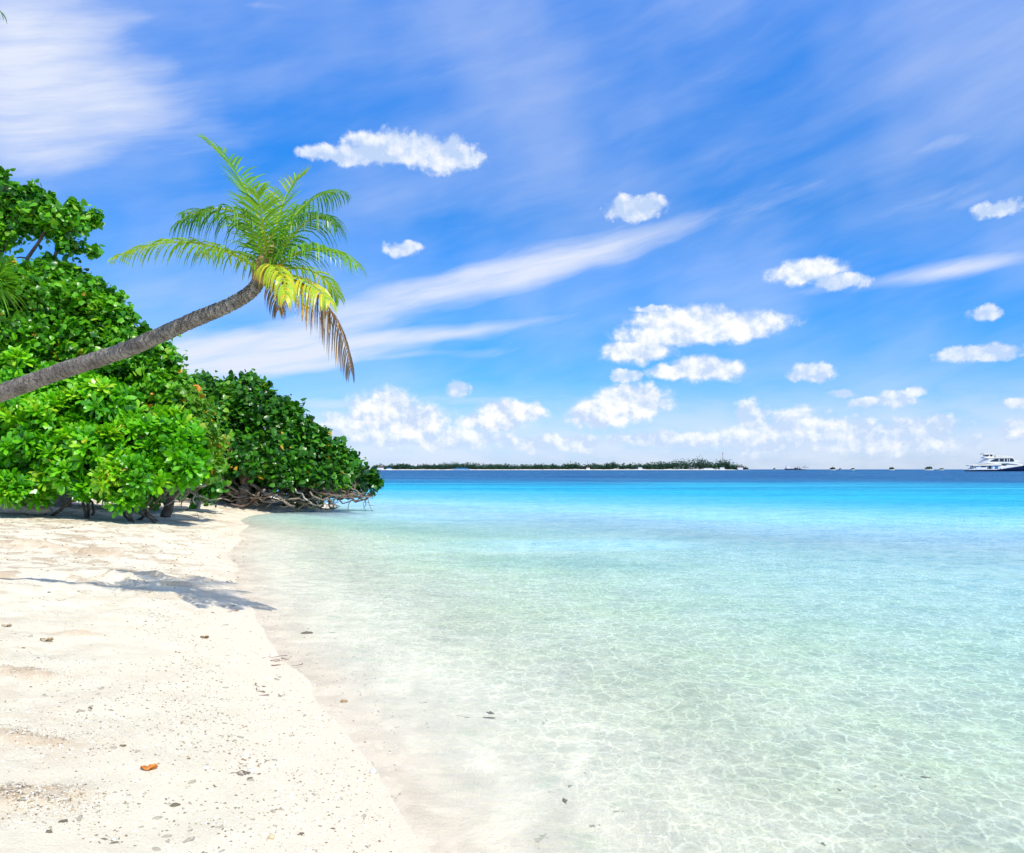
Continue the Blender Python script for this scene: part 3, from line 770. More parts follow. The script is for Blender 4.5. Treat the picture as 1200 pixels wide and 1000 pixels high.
def rubble(name, N, spot, smin, smax, mats, label, cat):
    B = np.array([v.co[:] for v in pm[0].vertices]); B = None
    T = np.array([[1, 0, 0], [-.4, .8, 0], [-.7, -.6, 0], [.2, -.7, .1], [.1, 0, .55], [.6, .5, .2]])
    Fq = [(0, 5, 4), (5, 1, 4), (1, 2, 4), (2, 3, 4), (3, 0, 4)]
    VV = []; FF = []; k = 0
    for i in range(N):
        x, y = spot(); z = gz(x, y) if N < 500 else None
        VV.append((x, y))
    XY = np.array(VV); Z = height(XY[:, 0], XY[:, 1]); V = []
    for i in range(N):
        s = smin+(smax-smin)*rng.random()**2; th = rng.uniform(0, 6.28); c, sn = math.cos(th), math.sin(th)
        Rm = np.array([[c, -sn, 0], [sn, c, 0], [0, 0, 1]]); q = (T*[s, s*rng.uniform(.35, .9), s*rng.uniform(.6, 1.2)])@Rm.T
        V.append(q+[XY[i, 0], XY[i, 1], Z[i]-.1*s]); FF += [tuple(a+i*6 for a in f) for f in Fq]
    o = mk(name, np.concatenate(V), FF, mats[0], None, False, None, origin=(XY[0, 0], XY[0, 1], Z[0]))
    if len(mats) > 1:
        for mt in mats[1:]: o.data.materials.append(mt)
        o.data.polygons.foreach_set('material_index', np.repeat(rng.integers(0, len(mats), N), 5).astype(np.int32))
    tag(o, label, cat, kind='stuff'); return o
def spot_any():
    while True:
        y = math.exp(rng.uniform(math.log(3.9), math.log(17))); px = rng.uniform(0, 470); x = (px-600)/F*y
        if vnoise(np.array([x]), np.array([y]), 1.1, 21)[0] > rng.uniform(-.6, .9): return x, y
rubble('fine_coral_gravel', 13000, spot_any, .003, .016, [M['coral'], M['coraldark'], M['coralwhite']], 'fine coral gravel scattered thinly over the whole pale beach', 'gravel')
for nm, pxy, rx, ry, n_, lab in [('coral_rubble_patch', (38, 928), .36, .24, 2600, 'round patch of coarse tan coral rubble near the lower left corner'),
                                 ('coral_rubble_patch', (28, 783), .5, .26, 900, 'low heap of grey coral rubble at the left edge halfway down the beach'),
                                 ('coral_rubble_patch', (40, 860), .5, .13, 600, 'narrow streak of coral rubble between the two rubble heaps at the left edge'),
                                 ('coral_rubble_patch', (145, 680), .55, .3, 900, 'crumbly sand and coral mound lying in the shadow of the palm')]:
    c = ground_at(*pxy)
    rubble(nm, n_, lambda: (c[0]+rng.normal()*rx*.5, c[1]+rng.normal()*ry*.5), .004, .013, [M['coral'], M['litter'], M['litter'], M['coralwhite'], M['coraldark']] if 'shadow' not in lab else [M['coraldark'], M['litter']], lab, 'rubble patch')
_wy = rng.uniform(5, 15, 60000); _wx = (rng.uniform(60, 460, 60000)-600)/F*_wy
_wd = np.abs(shore_dist(_wx, _wy)-(.9+.35*vnoise(_wx, _wy, .8, 71)))
_ok = np.nonzero(_wd < np.abs(rng.normal(scale=.22, size=60000)))[0]; _wi = iter(list(_ok)*4)
def spot_wrack():
    k = next(_wi); return _wx[k]+rng.normal(scale=.01), _wy[k]+rng.normal(scale=.01)
rubble('wrack_line', 1600, spot_wrack, .004, .022, [M['coral'], M['coraldark'], M['litter'], M['brownleaf']], 'drift line of coral bits and litter running along the beach just above the water', 'drift line')
def spot_lit():
    y = rng.uniform(14, 26); px = rng.uniform(-10, 290); x = (px-600)/F*y
    return x, y
rubble('leaf_litter', 1500, spot_lit, .012, .05, [M['litter'], M['brownleaf'], M['coral']], 'brown dry leaf bits and twigs spread over the upper beach before the bushes', 'leaf litter')

def place(name, me, px, py, s, label, cat, rz=0, sc=(1, 1, 1)):
    p = ground_at(px, py); o = bpy.data.objects.new(name, me); COL.objects.link(o)
    o.location = (p[0], p[1], p[2]-.02*s); o.rotation_euler = (0, 0, rz); o.scale = (s*sc[0], s*sc[1], s*sc[2]); return tag(o, label, cat)
place('shell', pm[2], 437, 907, .055, 'white shell-like coral lump lying by itself on the damp sand near the water edge', 'shell', .4, (1, 1, 1.4))
place('brown_stone', pebble_mesh('brown_stone', 12, (1, .8, .6), simple('brown_stone', (.38, .25, .12), .7, .3, .3, 20)), 403, 823, .06, 'yellow-brown stone lying by itself at the edge of the water', 'stone')
place('round_pebble', pebble_mesh('round_pebble', 13, (1, .9, .8), simple('tan_stone', (.55, .45, .28), .6, .3, .15, 20)), 318, 984, .04, 'round tan pebble near the bottom edge of the beach', 'pebble')
place('grey_pebble', pm[0], 225, 918, .05, 'rounded pale pebble right of the orange leaf', 'pebble', 1)
place('flat_stone', pm[3], 205, 946, .05, 'flat dark-edged pebble below and right of the orange leaf', 'pebble', .5)
place('dark_pebble', pm[3], 57, 977, .035, 'small dark red-brown pebble near the bottom left corner', 'pebble')
place('seaweed_clump', pm[7], 359, 743, .12, 'small dark clump of weed stranded at the water edge beyond the sticks', 'seaweed', .5)

def curled_leaf(name, px, py, L, mat, label, rz):
    p = ground_at(px, py); mb = MB(); n = 9
    for sg in (-1, 1):
        V = []
        for i in range(n):
            s = i/(n-1); w = .32*math.sin(math.pi*s)**.7+.005
            V += [((s-.5)*L, 0, L*(.05+.10*math.sin(s*7))), ((s-.5)*L, sg*w*L*.6, L*(.10+.16*abs(math.sin(s*9)))), ((s-.5)*L, sg*w*L, L*(.16+.10*math.cos(s*8)))]
        mb.add(np.array(V), [(i*3+k, i*3+k+1, i*3+k+4, i*3+k+3) for i in range(n-1) for k in range(2)])
    c, sn = math.cos(rz), math.sin(rz)
    o = mb.build(name, mat, None, True, xf=lambda V: np.stack([V[:, 0]*c-V[:, 1]*sn, V[:, 0]*sn+V[:, 1]*c, V[:, 2]], 1)+p, origin=p)
    return tag(o, label, 'leaf')
curled_leaf('orange_leaf', 175, 903, .10, M['orange'], 'curled bright orange dead leaf lying on the pale sand', .3)
curled_leaf('brown_leaf', 8, 735, .10, M['litter'], 'curled tan dead leaf at the left edge below the palm shadow', .2)
curled_leaf('dry_leaf', 240, 748, .1, M['brownleaf'], 'thin red-brown dry leaf on the sand below the palm shadow', 0)
curled_leaf('dead_leaf', 55, 752, .13, M['litter'], 'flat tan dead leaf on the sand above the rubble heap', .1)

def sticks(name, px, py, n, L, label, cat='twigs'):
    p = ground_at(px, py); mb = MB()
    for k in range(n):
        a = p+np.array([rng.normal()*L*.6, rng.normal()*L*.5, .008]); th = rng.choice([0, 2.2, 3.6])+rng.normal(0, .6)
        b_ = a+np.array([math.cos(th), math.sin(th), rng.uniform(-.02, .06)])*L*rng.uniform(.25, .9)
        mb.tube(wiggle(a, b_, 6, L*.05), np.linspace(.006, .002, 6)*(1+L)*rng.uniform(.6, 1.3), 5)
    return tag(mb.build(name, M['bark'], None, True, origin=p), label, cat)
sticks('driftwood_twigs', 315, 775, 7, .22, 'tangle of dark driftwood twigs lying near the water edge')
sticks('driftwood_twigs', 312, 812, 6, .16, 'small heap of tan coral sticks and twigs below the dark driftwood')
sticks('driftwood_twigs', 268, 712, 7, .3, 'thin scattered twigs beside the right end of the palm shadow')
sticks('driftwood_twigs', 285, 908, 6, .09, 'row of small broken twigs and coral right of the orange leaf')
sticks('driftwood_twigs', 95, 835, 2, .12, 'pair of thin curved twigs on the sand above the rubble streak')
sticks('driftwood_twigs', 45, 620, 9, .7, 'loose dry twigs on the sand in front of the bright bush')
sticks('driftwood_branch', 210, 607, 4, 1.6, 'long thin grey branches lying on the sand by the stump', 'branch')

# coral lumps on the sea bed close to the shore
n_c = 0
while n_c < 13:
    px = rng.uniform(520, 1190); py = rng.uniform(745, 992)
    p = ground_at(px, py)
    if p[2] > -.06: continue
    o = bpy.data.objects.new('seabed_coral', pm[int(rng.choice([3, 6, 7, 0]))]); COL.objects.link(o)
    s = rng.uniform(.03, .085); o.location = tuple(p-np.array([0, 0, .01])); o.rotation_euler = (0, 0, rng.uniform(0, 6)); o.scale = (s*1.2, s, s*.7)
    tag(o, 'dark coral lump lying on the pale bed under clear shallow water', 'coral lump', 'coral lumps under the shallow water'); n_c += 1
lf = ground_at(572, 842)
o = bpy.data.objects.new('sunken_leaf', pm[7]); COL.objects.link(o); o.location = tuple(lf); o.scale = (.09, .07, .03)
tag(o, 'single dark sunken leaf under shallow water near the damp shore', 'leaf')

# ------------------------------------------------------------------ the far island
DI = 2000.0
SI = DI/F
def ix(px): return (px-600)*SI
isl_pts = []
prof = [(425, .3), (435, 1), (600, 1), (800, 1), (870, 1), (880, .35)]
mb = MB(); N = 60; V = []; 
for i in range(N):
    px = 424+(882-424)*i/(N-1); e = min(1, (i+.4)/4, (N-.6-i)/5)
    x = ix(px); 
    V += [(x, DI-14*e, -1.5), (x, DI-4*e, .9*e-.1), (x, DI+40, 2.2*e), (x, DI+170*e, 2.0*e), (x, DI+200*e, -1.5)]
mb.add(np.array(V), [(i*5+k, (i+1)*5+k, (i+1)*5+k+1, i*5+k+1) for i in range(N-1) for k in range(4)])
tag(mb.build('island', M['islandsand'], None, True, origin=(ix(650), DI, 0)), kind='structure')

def iheight(px):
    xs_ = [424, 440, 470, 500, 515, 530, 545, 575, 600, 640, 680, 720, 760, 790, 805, 820, 840, 855, 866, 874, 880]
    hs_ = [2, 4, 5.5, 4.5, 6, 9, 7, 5, 4.5, 5, 5.5, 6, 6, 7, 8.5, 10, 9.5, 8, 6, 3, .6]
    return np.interp(px, xs_, hs_)*1.35
VV = []; FF = []; TT = []; off = 0
Nc = 1300
for i in range(Nc):
    px = rng.uniform(434, 878); hh = iheight(px)*SI*rng.uniform(.5, 1.15)
    gap = vnoise(np.array([px]), np.array([0.]), .09, 41)[0]
    hh *= (1+.22*gap)
    c = np.array([ix(px), DI+rng.uniform(4, 60), 1+hh*rng.uniform(.25, .72)])
    n_ = 26
    w = unit(rng.normal(size=(n_, 3))); r_ = hh*.32+.8
    pos = c+w*np.array([r_*1.5, r_, r_])*rng.uniform(.4, 1, (n_, 1))
    V, Fc, t = inst(T_HT, pos, unit(rng.normal(size=(n_, 3))), unit(w+[0, -.3, .6]), rng.uniform(1.6, 3.2, n_), np.clip(.3+.5*w[:, 2]+rng.normal(scale=.2, size=n_), 0, 1))
    VV.append(V); FF.append(Fc+off); TT.append(t); off += len(V)
tag(mk('island_wood', np.concatenate(VV), np.concatenate(FF), M['islandgreen'], None, False, {'tint': np.concatenate(TT)}, origin=(ix(650), DI, 1)),
    'dark green wood covering the low island on the horizon', 'wood', kind='stuff')

def island_palm_mesh(seed, h):
    r = np.random.default_rng(seed); mb = MB()
    lean = r.uniform(-1.5, 1.5)
    P = bez([(0, 0, 0), (lean*.3, 0, h*.5), (lean, 0, h)], 6); mb.tube(P, np.linspace(.35, .2, 6), 5)
    for k in range(13):
        th = r.uniform(0, 6.28); L = r.uniform(3, 4.2); d = np.array([math.cos(th), math.sin(th), 0]); up = r.uniform(-.2, 1.0)
        Q = bez([P[-1], P[-1]+d*L*.6+[0, 0, up*L*.6], P[-1]+d*L+[0, 0, up*L*.2-1.2]], 5); sd = np.cross(d, [0, 0, 1.])*.55
        wv = np.array([.3, 1, 1, .7, .05])[:, None]
        mb.add(np.vstack([Q-sd*wv-[0, 0, .3], Q, Q+sd*wv-[0, 0, .3]]), [(i, i+1, i+6, i+5) for i in range(4)]+[(i+5, i+6, i+11, i+10) for i in range(4)])
    me = bpy.data.meshes.new('island_palm'); me.from_pydata([tuple(v) for v in np.concatenate(mb.v)], [], mb.f); me.materials.append(M['islandpalm']); return me
ipm = [island_palm_mesh(i, 11) for i in range(5)]
ppx = [455, 466, 474, 476, 501, 508, 548, 557, 560, 582, 590, 596, 603, 612, 617, 622, 631, 634, 640, 648, 662, 668, 671, 675, 685, 696, 698, 710, 725, 731, 733, 740, 752, 760, 790, 800, 812, 822, 826, 845, 852, 858, 862, 873]
for i, px in enumerate(ppx):
    o = bpy.data.objects.new('island_palm', ipm[i % 5]); COL.objects.link(o)
    hpx = iheight(px)+rng.uniform(.2, 2.2); s = max(.45, hpx*SI/14.5)
    if px == 873: s = .55
    o.location = (ix(px), DI+rng.uniform(-1, 30), .8); o.rotation_euler = (0, 0, rng.uniform(0, 6)); o.scale = (min(s, 1.1), min(s, 1.1), s)
    tag(o, 'tiny dark palm rising from the wood on the far island', 'palm tree', 'palms along the far island')

def house(px, w, h, mat, label, roofcol):
    x = ix(px); y = DI-2; w *= SI; h *= SI
    root = empty('island_house', (x, y, .8), label, 'house')
    mb = MB(); mb.box(x-w/2, x+w/2, y-3, y+3, .6, .8+h*.6); mb.build('wall', mat, root)
    mb = MB(); mb.prism([(x-w/2-.5, .8+h*.6), (x+w/2+.5, .8+h*.6), (x+w*.3, .8+h), (x-w*.3, .8+h)], y-3.6, y+3.6); mb.build('roof', roofcol, root)
house(446, 7, 4, M['whitewall'], 'brown-roofed house near the left end of the far island', M['roof'])
house(456, 6, 2.2, M['whitewall'], 'small teal-grey house on the island shore right of the brown-roofed one', M['bluepanel'])
house(541, 19, 2.0, M['bluepanel'], 'long low blue-green building on the island shore under the tallest trees', M['bluepanel'])
house(846, 5, 2.6, M['whitewall'], 'small white building on the island shore below the mast', M['whitewall'])
house(830, 12, 1.8, M['whitewall'], 'long low pale jetty building left of the mast on the far island', M['shipwhite'])
house(867, 6, 4.5, M['whitewall'], 'white flat-roofed house at the right end of the far island', M['roof'])
house(689, 4, 3.4, M['whitewall'], 'narrow white building among the palms in the middle of the far island', M['roof'])
house(750, 5, 2.6, M['whitewall'], 'little white hut in front of the trees right of the middle of the far island', M['shipwhite'])

def mast(px, top, w, label):
    x = ix(px); z1 = EYE+(550-top)*SI; y = DI+20
    root = empty('radio_mast', (x, y, 1.5), label, 'mast'); n = 7
    for k in range(n):
        a = 1.5+(z1-1.5)*k/n; b = 1.5+(z1-1.5)*(k+1)/n; mb = MB(); w_ = w*(1-.45*k/n)
        for sx, sy in ((-1, -1), (1, -1), (1, 1), (-1, 1)): mb.tube(np.array([(x+sx*w_, y+sy*w_, a), (x+sx*w_*.95, y+sy*w_*.95, b)]), .22, 4)
        for q in range(3):
            zz = a+(b-a)*q/3; mb.tube(np.array([(x-w_, y-w_, zz), (x+w_, y-w_, zz+(b-a)/3)]), .14, 4); mb.tube(np.array([(x+w_, y-w_, zz), (x-w_, y-w_, zz+(b-a)/3)]), .14, 4)
        mb.build('section', M['redpaint'] if k % 2 == 0 else M['rail'], root)
mast(849.5, 530, .7, 'taller red and white lattice mast on the far island')
mast(841.5, 537.5, .35, 'shorter thin mast left of the tall one on the far island')
mast(689.5, 539.5, .25, 'very thin pole among the palms in the middle of the far island')

# small wooded islets on the horizon
for (px, wpx, hpx, lab) in [(907.5, 3, 1.8, 'tiny dark islet just left of the workboat'), (976, 7, 3.2, 'boxy dark islet right of the workboat'), (984.5, 2.5, 1.2, 'speck of an islet close right of the boxy islet'), (999.5, 5, 1.8, 'low flat islet between the boxy islet and the domed one'),
                            (1045, 7, 3.4, 'small domed dark islet midway between workboat and yacht'), (1088.5, 11, 4.4, 'largest dark domed islet left of the yacht'), (1103.5, 6, 1.6, 'low dark islet between the largest islet and the yacht')]:
    x = ix(px); root = empty('islet', (x, DI, 0), lab, 'islet')
    mb = MB(); th = np.linspace(0, 2*math.pi, 17)[:-1]
    V = [(x+math.cos(a)*wpx*.52*SI, DI+math.sin(a)*wpx*.5*SI, -.5) for a in th]+[(x+math.cos(a)*wpx*.42*SI, DI+math.sin(a)*wpx*.4*SI, .9) for a in th]
    mb.add(np.array(V), [(i, (i+1) % 16, (i+1) % 16+16, i+16) for i in range(16)]+[tuple(range(16, 32))]); mb.build('shore', M['islandsand'], root)
    n_ = 320; w = unit(rng.normal(size=(n_, 3))); w[:, 2] = np.abs(w[:, 2])**.6
    pos = np.array([x, DI, .6])+w*np.array([wpx*.43*SI, wpx*.3*SI, hpx*SI*.9])*rng.uniform(.6, 1, (n_, 1))
    V, Fc, t = inst(T_HT, pos, unit(rng.normal(size=(n_, 3))), unit(w+[0, -.3, .5]), rng.uniform(1.2, 2.4, n_), rng.random(n_))
    mk('thicket', V, Fc, M['islandgreen'], root, False, {'tint': t})

# ------------------------------------------------------------------ workboat on the horizon
x0 = ix(913.8); L = 24*SI; wb = empty('workboat', (x0+L/2, DI-40, 0), 'dark workboat with two masts and a crane on the horizon right of the island', 'boat')
y = DI-40; H = lambda p: p*SI
mb = MB(); mb.prism([(x0, 0-.5), (x0+L-5, -.5), (x0+L, 1.2), (x0+L*.97, 1.8), (x0+L*.6, 2.2), (x0+L*.35, 3.2), (x0, 3.6)], y-5, y+5); mb.build('hull', M['rust'], wb)
mb = MB(); mb.prism([(x0+2, 3.6), (x0+11, 3.2), (x0+11, 7.0), (x0+9, 8.8), (x0+2, 8.8)], y-3.5, y+3.5); mb.build('deckhouse', M['whitewall'], wb)
for mx, mh in ((x0+2.6, 16.5), (x0+6, 13.5)):
    mb = MB(); mb.tube(np.array([(mx, y, 3.2), (mx, y, mh)]), [.55, .35], 6); mb.tube(np.array([(mx-1.5, y, mh*.8), (mx+1.5, y, mh*.8)]), .25, 5); mb.build('mast', M['rail'], wb)
for (a, b) in [((.42, 3), (.52, 8)), ((.55, 3), (.62, 9)), ((.62, 9), (.72, 4)), ((.75, 2), (.86, 7)), ((.86, 7), (.98, 10)), ((.86, 7), (1.12, 5.2))]:
    mb = MB(); mb.tube(np.array([(x0+L*a[0], y, a[1]), (x0+L*b[0], y, b[1])]), .42, 5); mb.build('crane_arm', M['rust'], wb)
mb = MB(); mb.box(x0+L*.45, x0+L*.6, y-3, y+3, 2.2, 5.0); mb.box(x0+L*.66, x0+L*.72, y-2, y+2, 2.0, 4.2); mb.build('cargo', M['rust'], wb)

# ------------------------------------------------------------------ yacht
DY = 720.0; SY = DY/F
def Y(u, v): return ((1120+u/15-600)*SY, EYE+(550-(520+v/15))*SY-.0)
zw = Y(0, 492)[1]
def yp(pts): return [(Y(u, v)[0], Y(u, v)[1]-zw) for u, v in pts]
yacht = empty('motor_yacht', (Y(1000, 0)[0], DY, 0), 'large white motor yacht with a navy blue hull at the right edge of the sea', 'yacht')
def yprism(name, pts, half, mat):
    mb = MB(); mb.prism(yp(pts), DY-half, DY+half); o = mb.build(name, mat, yacht)
    bv = o.modifiers.new('bevel', 'BEVEL'); bv.width = .08; bv.segments = 2; bv.limit_method = 'ANGLE'
    return o
# lofted hull tapering to the bow
st_ = [(200, 470, 5.2), (420, 468, 5.8), (640, 464, 6.0), (860, 430, 6.0), (1130, 390, 5.8), (1350, 372, 4.6), (1550, 362, 2.6), (1720, 356, .15)]
V = []
for (u, v, hw) in st_:
    xx, zz = yp([(u, v)])[0]; back = 0 if u < 1400 else (u-1400)/15*SY*.35
    for s_, (yy, q) in enumerate([(-hw, 1), (-hw*.93, .5), (-hw*.7, 0), (-hw*.5, -.35), (hw*.5, -.35), (hw*.7, 0), (hw*.93, .5), (hw, 1)]):
        z_ = zz*max(q, 0)+(-1.2 if q < 0 else 0); V.append((xx-back*(1-max(q, 0)), DY+yy, z_))
nS = 8; Fc = [(i*nS+k, (i+1)*nS+k, (i+1)*nS+(k+1) % nS, i*nS+(k+1) % nS) for i in range(len(st_)-1) for k in range(nS)]
Fc += [tuple(range(nS)), tuple(range((len(st_)-1)*nS, len(st_)*nS))[::-1]]
mb = MB(); mb.add(np.array(V), Fc); mb.build('hull', M['hullblue'], yacht)
yprism('swim_platform', [(180, 466), (300, 466), (300, 452), (180, 458)], 4.6, M['shipwhite'])
yprism('main_deck', [(290, 463), (860, 463), (845, 395), (760, 388), (310, 398), (300, 440)], 4.9, M['shipwhite'])
for (a, b, mt) in [(390, 480, 'glass'), (495, 515, 'bluepanel'), (518, 570, 'glass'), (575, 590, 'bluepanel'), (625, 690, 'bluepanel')]:
    yprism('window', [(a, 450 if b-a < 70 else 420), (b, 450 if b-a < 70 else 420), (b, 396), (a, 396)], 4.98, M[mt])
yprism('stern_stairs', [(230, 462), (320, 462), (320, 420), (290, 432), (262, 448)], 4.4, M['shipwhite'])
yprism('bulwark', [(730, 455), (850, 452), (1130, 405), (1120, 384), (860, 384), (720, 430)], 5.3, M['shipwhite'])
yprism('deck_roof', [(240, 398), (740, 384), (735, 362), (640, 352), (240, 384)], 5.6, M['shipcream'])
yprism('side_recess', [(740, 362), (800, 362), (832, 372), (826, 386), (765, 376)], 5.35, M['glass'])
yprism('upper_deck', [(400, 352), (860, 352), (1110, 384), (1140, 385), (1010, 322), (960, 264), (560, 262), (440, 340)], 4.6, M['shipwhite'])
yprism('window_band', [(540, 312), (640, 270), (940, 264), (975, 300), (960, 322), (800, 322), (560, 322)], 4.68, M['glass'])
for u in (700, 790, 845, 880):
    yprism('window_pillar', [(u, 322), (u+12, 322), (u+12, 268), (u, 268)], 4.74, M['shipwhite'])
yprism('windscreen', [(905, 350), (1060, 342), (1125, 384), (1080, 376), (950, 372)], 4.2, M['glass'])
yprism('wing_roof', [(960, 322), (1110, 330), (1085, 305), (985, 290)], 4.0, M['shipcream'])
yprism('bridge_roof', [(520, 264), (965, 262), (955, 238), (840, 222), (650, 212), (640, 240)], 4.9, M['shipcream'])
yprism('flybridge', [(470, 264), (640, 250), (625, 200), (560, 200), (548, 232), (480, 238)], 2.6, M['shipwhite'])
yprism('hardtop', [(460, 192), (640, 192), (640, 172), (460, 178)], 3.2, M['shipcream'])
yprism('flybridge_window', [(570, 232), (615, 232), (615, 202), (572, 202)], 2.68, M['glass'])
yprism('flybridge_window', [(508, 222), (530, 222), (530, 202), (508, 202)], 2.68, M['glass'])
mb = MB()
for u in range(385, 520, 22):
    p = yp([(u, 352), (u, 275)]); mb.tube(np.array([(p[0][0], DY-4.6, p[0][1]), (p[1][0], DY-4.6, p[1][1])]), .09, 4)
for v in (275, 300, 325):
    p = yp([(380, v), (520, v)]); mb.tube(np.array([(p[0][0], DY-4.6, p[0][1]), (p[1][0], DY-4.6, p[1][1])]), .10, 4)
mb.build('railing', M['rail'], yacht)
mb = MB()
for u in (255, 320, 392):
    p = yp([(u, 462), (u, 388)]); mb.tube(np.array([(p[0][0], DY-4.9, p[0][1]), (p[1][0], DY-4.9, p[1][1])]), .14, 5)
for u in (245, 300): p = yp([(u, 384), (u-6, 320)]); mb.tube(np.array([(p[0][0], DY-4, p[0][1]), (p[1][0], DY-4, p[1][1])]), .07, 4)
mb.build('post', M['rail'], yacht)

# ------------------------------------------------------------------ world: sky with clouds
SUN = np.array([.47, -.58, 1.0])
el_s = math.atan2(1.0, math.hypot(SUN[0], SUN[1])); az_s = math.atan2(SUN[0], SUN[1])
W = bpy.data.worlds.new('World'); scene.world = W; W.use_nodes = True
wt = NT(W.node_tree); W.node_tree.nodes.clear()
wo = wt.new('ShaderNodeOutputWorld')
sky = wt.new('ShaderNodeTexSky', sky_type='NISHITA'); sky.sun_disc = False
sky.sun_elevation = el_s; sky.sun_rotation = az_s; sky.ozone_density = 3.0; sky.dust_density = .6; sky.air_density = 1.0
D3 = wt.new('ShaderNodeTexCoord').outputs['Generated']
sp3 = wt.new('ShaderNodeSeparateXYZ'); wt.l.new(D3, sp3.inputs[0])
az = wt.m('ARCTAN2', sp3.outputs[0], sp3.outputs[1]); el = wt.m('ARCSINE', sp3.outputs[2])
cv = wt.new('ShaderNodeCombineXYZ'); wt.l.new(wt.m('MULTIPLY', az, F), cv.inputs[0]); wt.l.new(wt.m('MULTIPLY', el, F), cv.inputs[1])
S = cv.outputs[0]          # azimuth / elevation, 942 units to the radian
def ae(px, py):
    a = math.atan((px-600)/F); e = math.atan((550-py)/F*math.cos(a)); return a*F, e*F
def ell(px, py, rx, ry, ang=0, src=None):
    cx, cy = ae(px, py); k = math.cos(math.atan((px-600)/F))**1.5
    v = wt.vm('SUBTRACT', src if src is not None else S, (cx, cy, 0))
    if ang:
        rt = wt.new('ShaderNodeVectorRotate', rotation_type='Z_AXIS'); wt.l.new(v, rt.inputs[0]); rt.inputs['Angle'].default_value = -R(ang); v = rt.outputs[0]
    v = wt.vm('MULTIPLY', v, (1/(rx*k), 1/(ry*k), 0))
    return wt.m('SUBTRACT', 1.0, wt.vm('LENGTH', v, out=1))
def union(L):
    r = L[0]
    for x in L[1:]: r = wt.m('MAXIMUM', r, x)
    return r
wn = wt.vm('SUBTRACT', wt.noisec(S, .03, 4, .6), (.5, .5, .5))
SW = wt.vm('ADD', S, wt.vm('MULTIPLY', wn, (26, 16, 0)))
CUM = [(478, 172, 62, 14), (520, 182, 40, 16), (440, 182, 60, 9), (400, 183, 40, 7), (745, 243, 34, 10), (473, 291, 20, 8), (945, 318, 46, 13), (985, 330, 30, 9), (1168, 245, 26, 9), (1158, 366, 15, 9), (1148, 416, 46, 9),
       (952, 436, 24, 9), (850, 382, 70, 17), (800, 378, 62, 17), (790, 392, 66, 14), (748, 412, 40, 14), (825, 433, 46, 14), (790, 437, 32, 9), (735, 441, 16, 6), (450, 482, 44, 26), (485, 494, 48, 20), (425, 500, 52, 15), (450, 508, 90, 14), (536, 455, 15, 10),
       (600, 482, 40, 12), (575, 495, 40, 12), (740, 470, 44, 20), (705, 485, 40, 18), (880, 490, 18, 20), (900, 512, 54, 20), (940, 500, 36, 20), (985, 508, 52, 18), (1068, 508, 50, 17), (1098, 498, 24, 12), (1040, 520, 90, 12),
       (1048, 468, 20, 9), (1010, 470, 16, 6), (1072, 460, 12, 5), (765, 362, 16, 4), (1195, 505, 22, 14), (1190, 472, 16, 6), (985, 461, 14, 5), (650, 520, 60, 8), (540, 515, 60, 10), (780, 515, 60, 8),
       (-300, 480, 120, 40), (-60, 440, 90, 30), (1500, 470, 130, 40), (1380, 350, 80, 22)]
FAINT = [t for t in CUM if t[1] > 496 or t[2] <= 24 or t in [(478, 172, 62, 14), (520, 182, 40, 16), (745, 243, 34, 10), (985, 330, 30, 9), (400, 183, 40, 7), (440, 182, 60, 9), (1148, 416, 46, 9), (1168, 245, 26, 9)]]
FIRM = [t for t in CUM if t not in FAINT]
bl1 = union([ell(a, b, c*1.25, d*1.3, 0, SW) for a, b, c, d in FIRM])
bl2 = union([ell(a, b, c*1.35, d*1.4, 0, SW) for a, b, c, d in FAINT])
def puff(src): return wt.noise(src, .045, 9, .60)
pf = puff(S); pf2 = puff(wt.vm('ADD', S, (4.0, 8.0, 0)))
pfc = wt.m('MULTIPLY', wt.m('SUBTRACT', pf, .50), 2.0)
d1 = wt.m('ADD', wt.m('MULTIPLY', bl1, 1.8), wt.m('MULTIPLY', pfc, .72)); d2 = wt.m('ADD', wt.m('MULTIPLY', bl2, 1.8), wt.m('MULTIPLY', pfc, 1.45))
m1 = wt.sm(d1, .0, .80); m2 = wt.m('MULTIPLY', wt.sm(d2, -.05, .75), .85)
cmask = wt.m('MAXIMUM', m1, m2)
lo1 = wt.noise(S, .020, 3, .5); lo2 = wt.noise(wt.vm('ADD', S, (7.0, 15.0, 0)), .020, 3, .5)
shade = wt.m('ADD', wt.m('ADD', wt.m('MULTIPLY', wt.m('SUBTRACT', pf, pf2), 3.6), wt.m('MULTIPLY', wt.m('SUBTRACT', lo1, lo2), 2.2)), wt.m('ADD', .18, wt.m('ADD', wt.m('MULTIPLY', wt.sm(d1, .15, .9), .42), wt.m('MULTIPLY', wt.sm(d2, .3, 1.0), .10))), clamp=True)
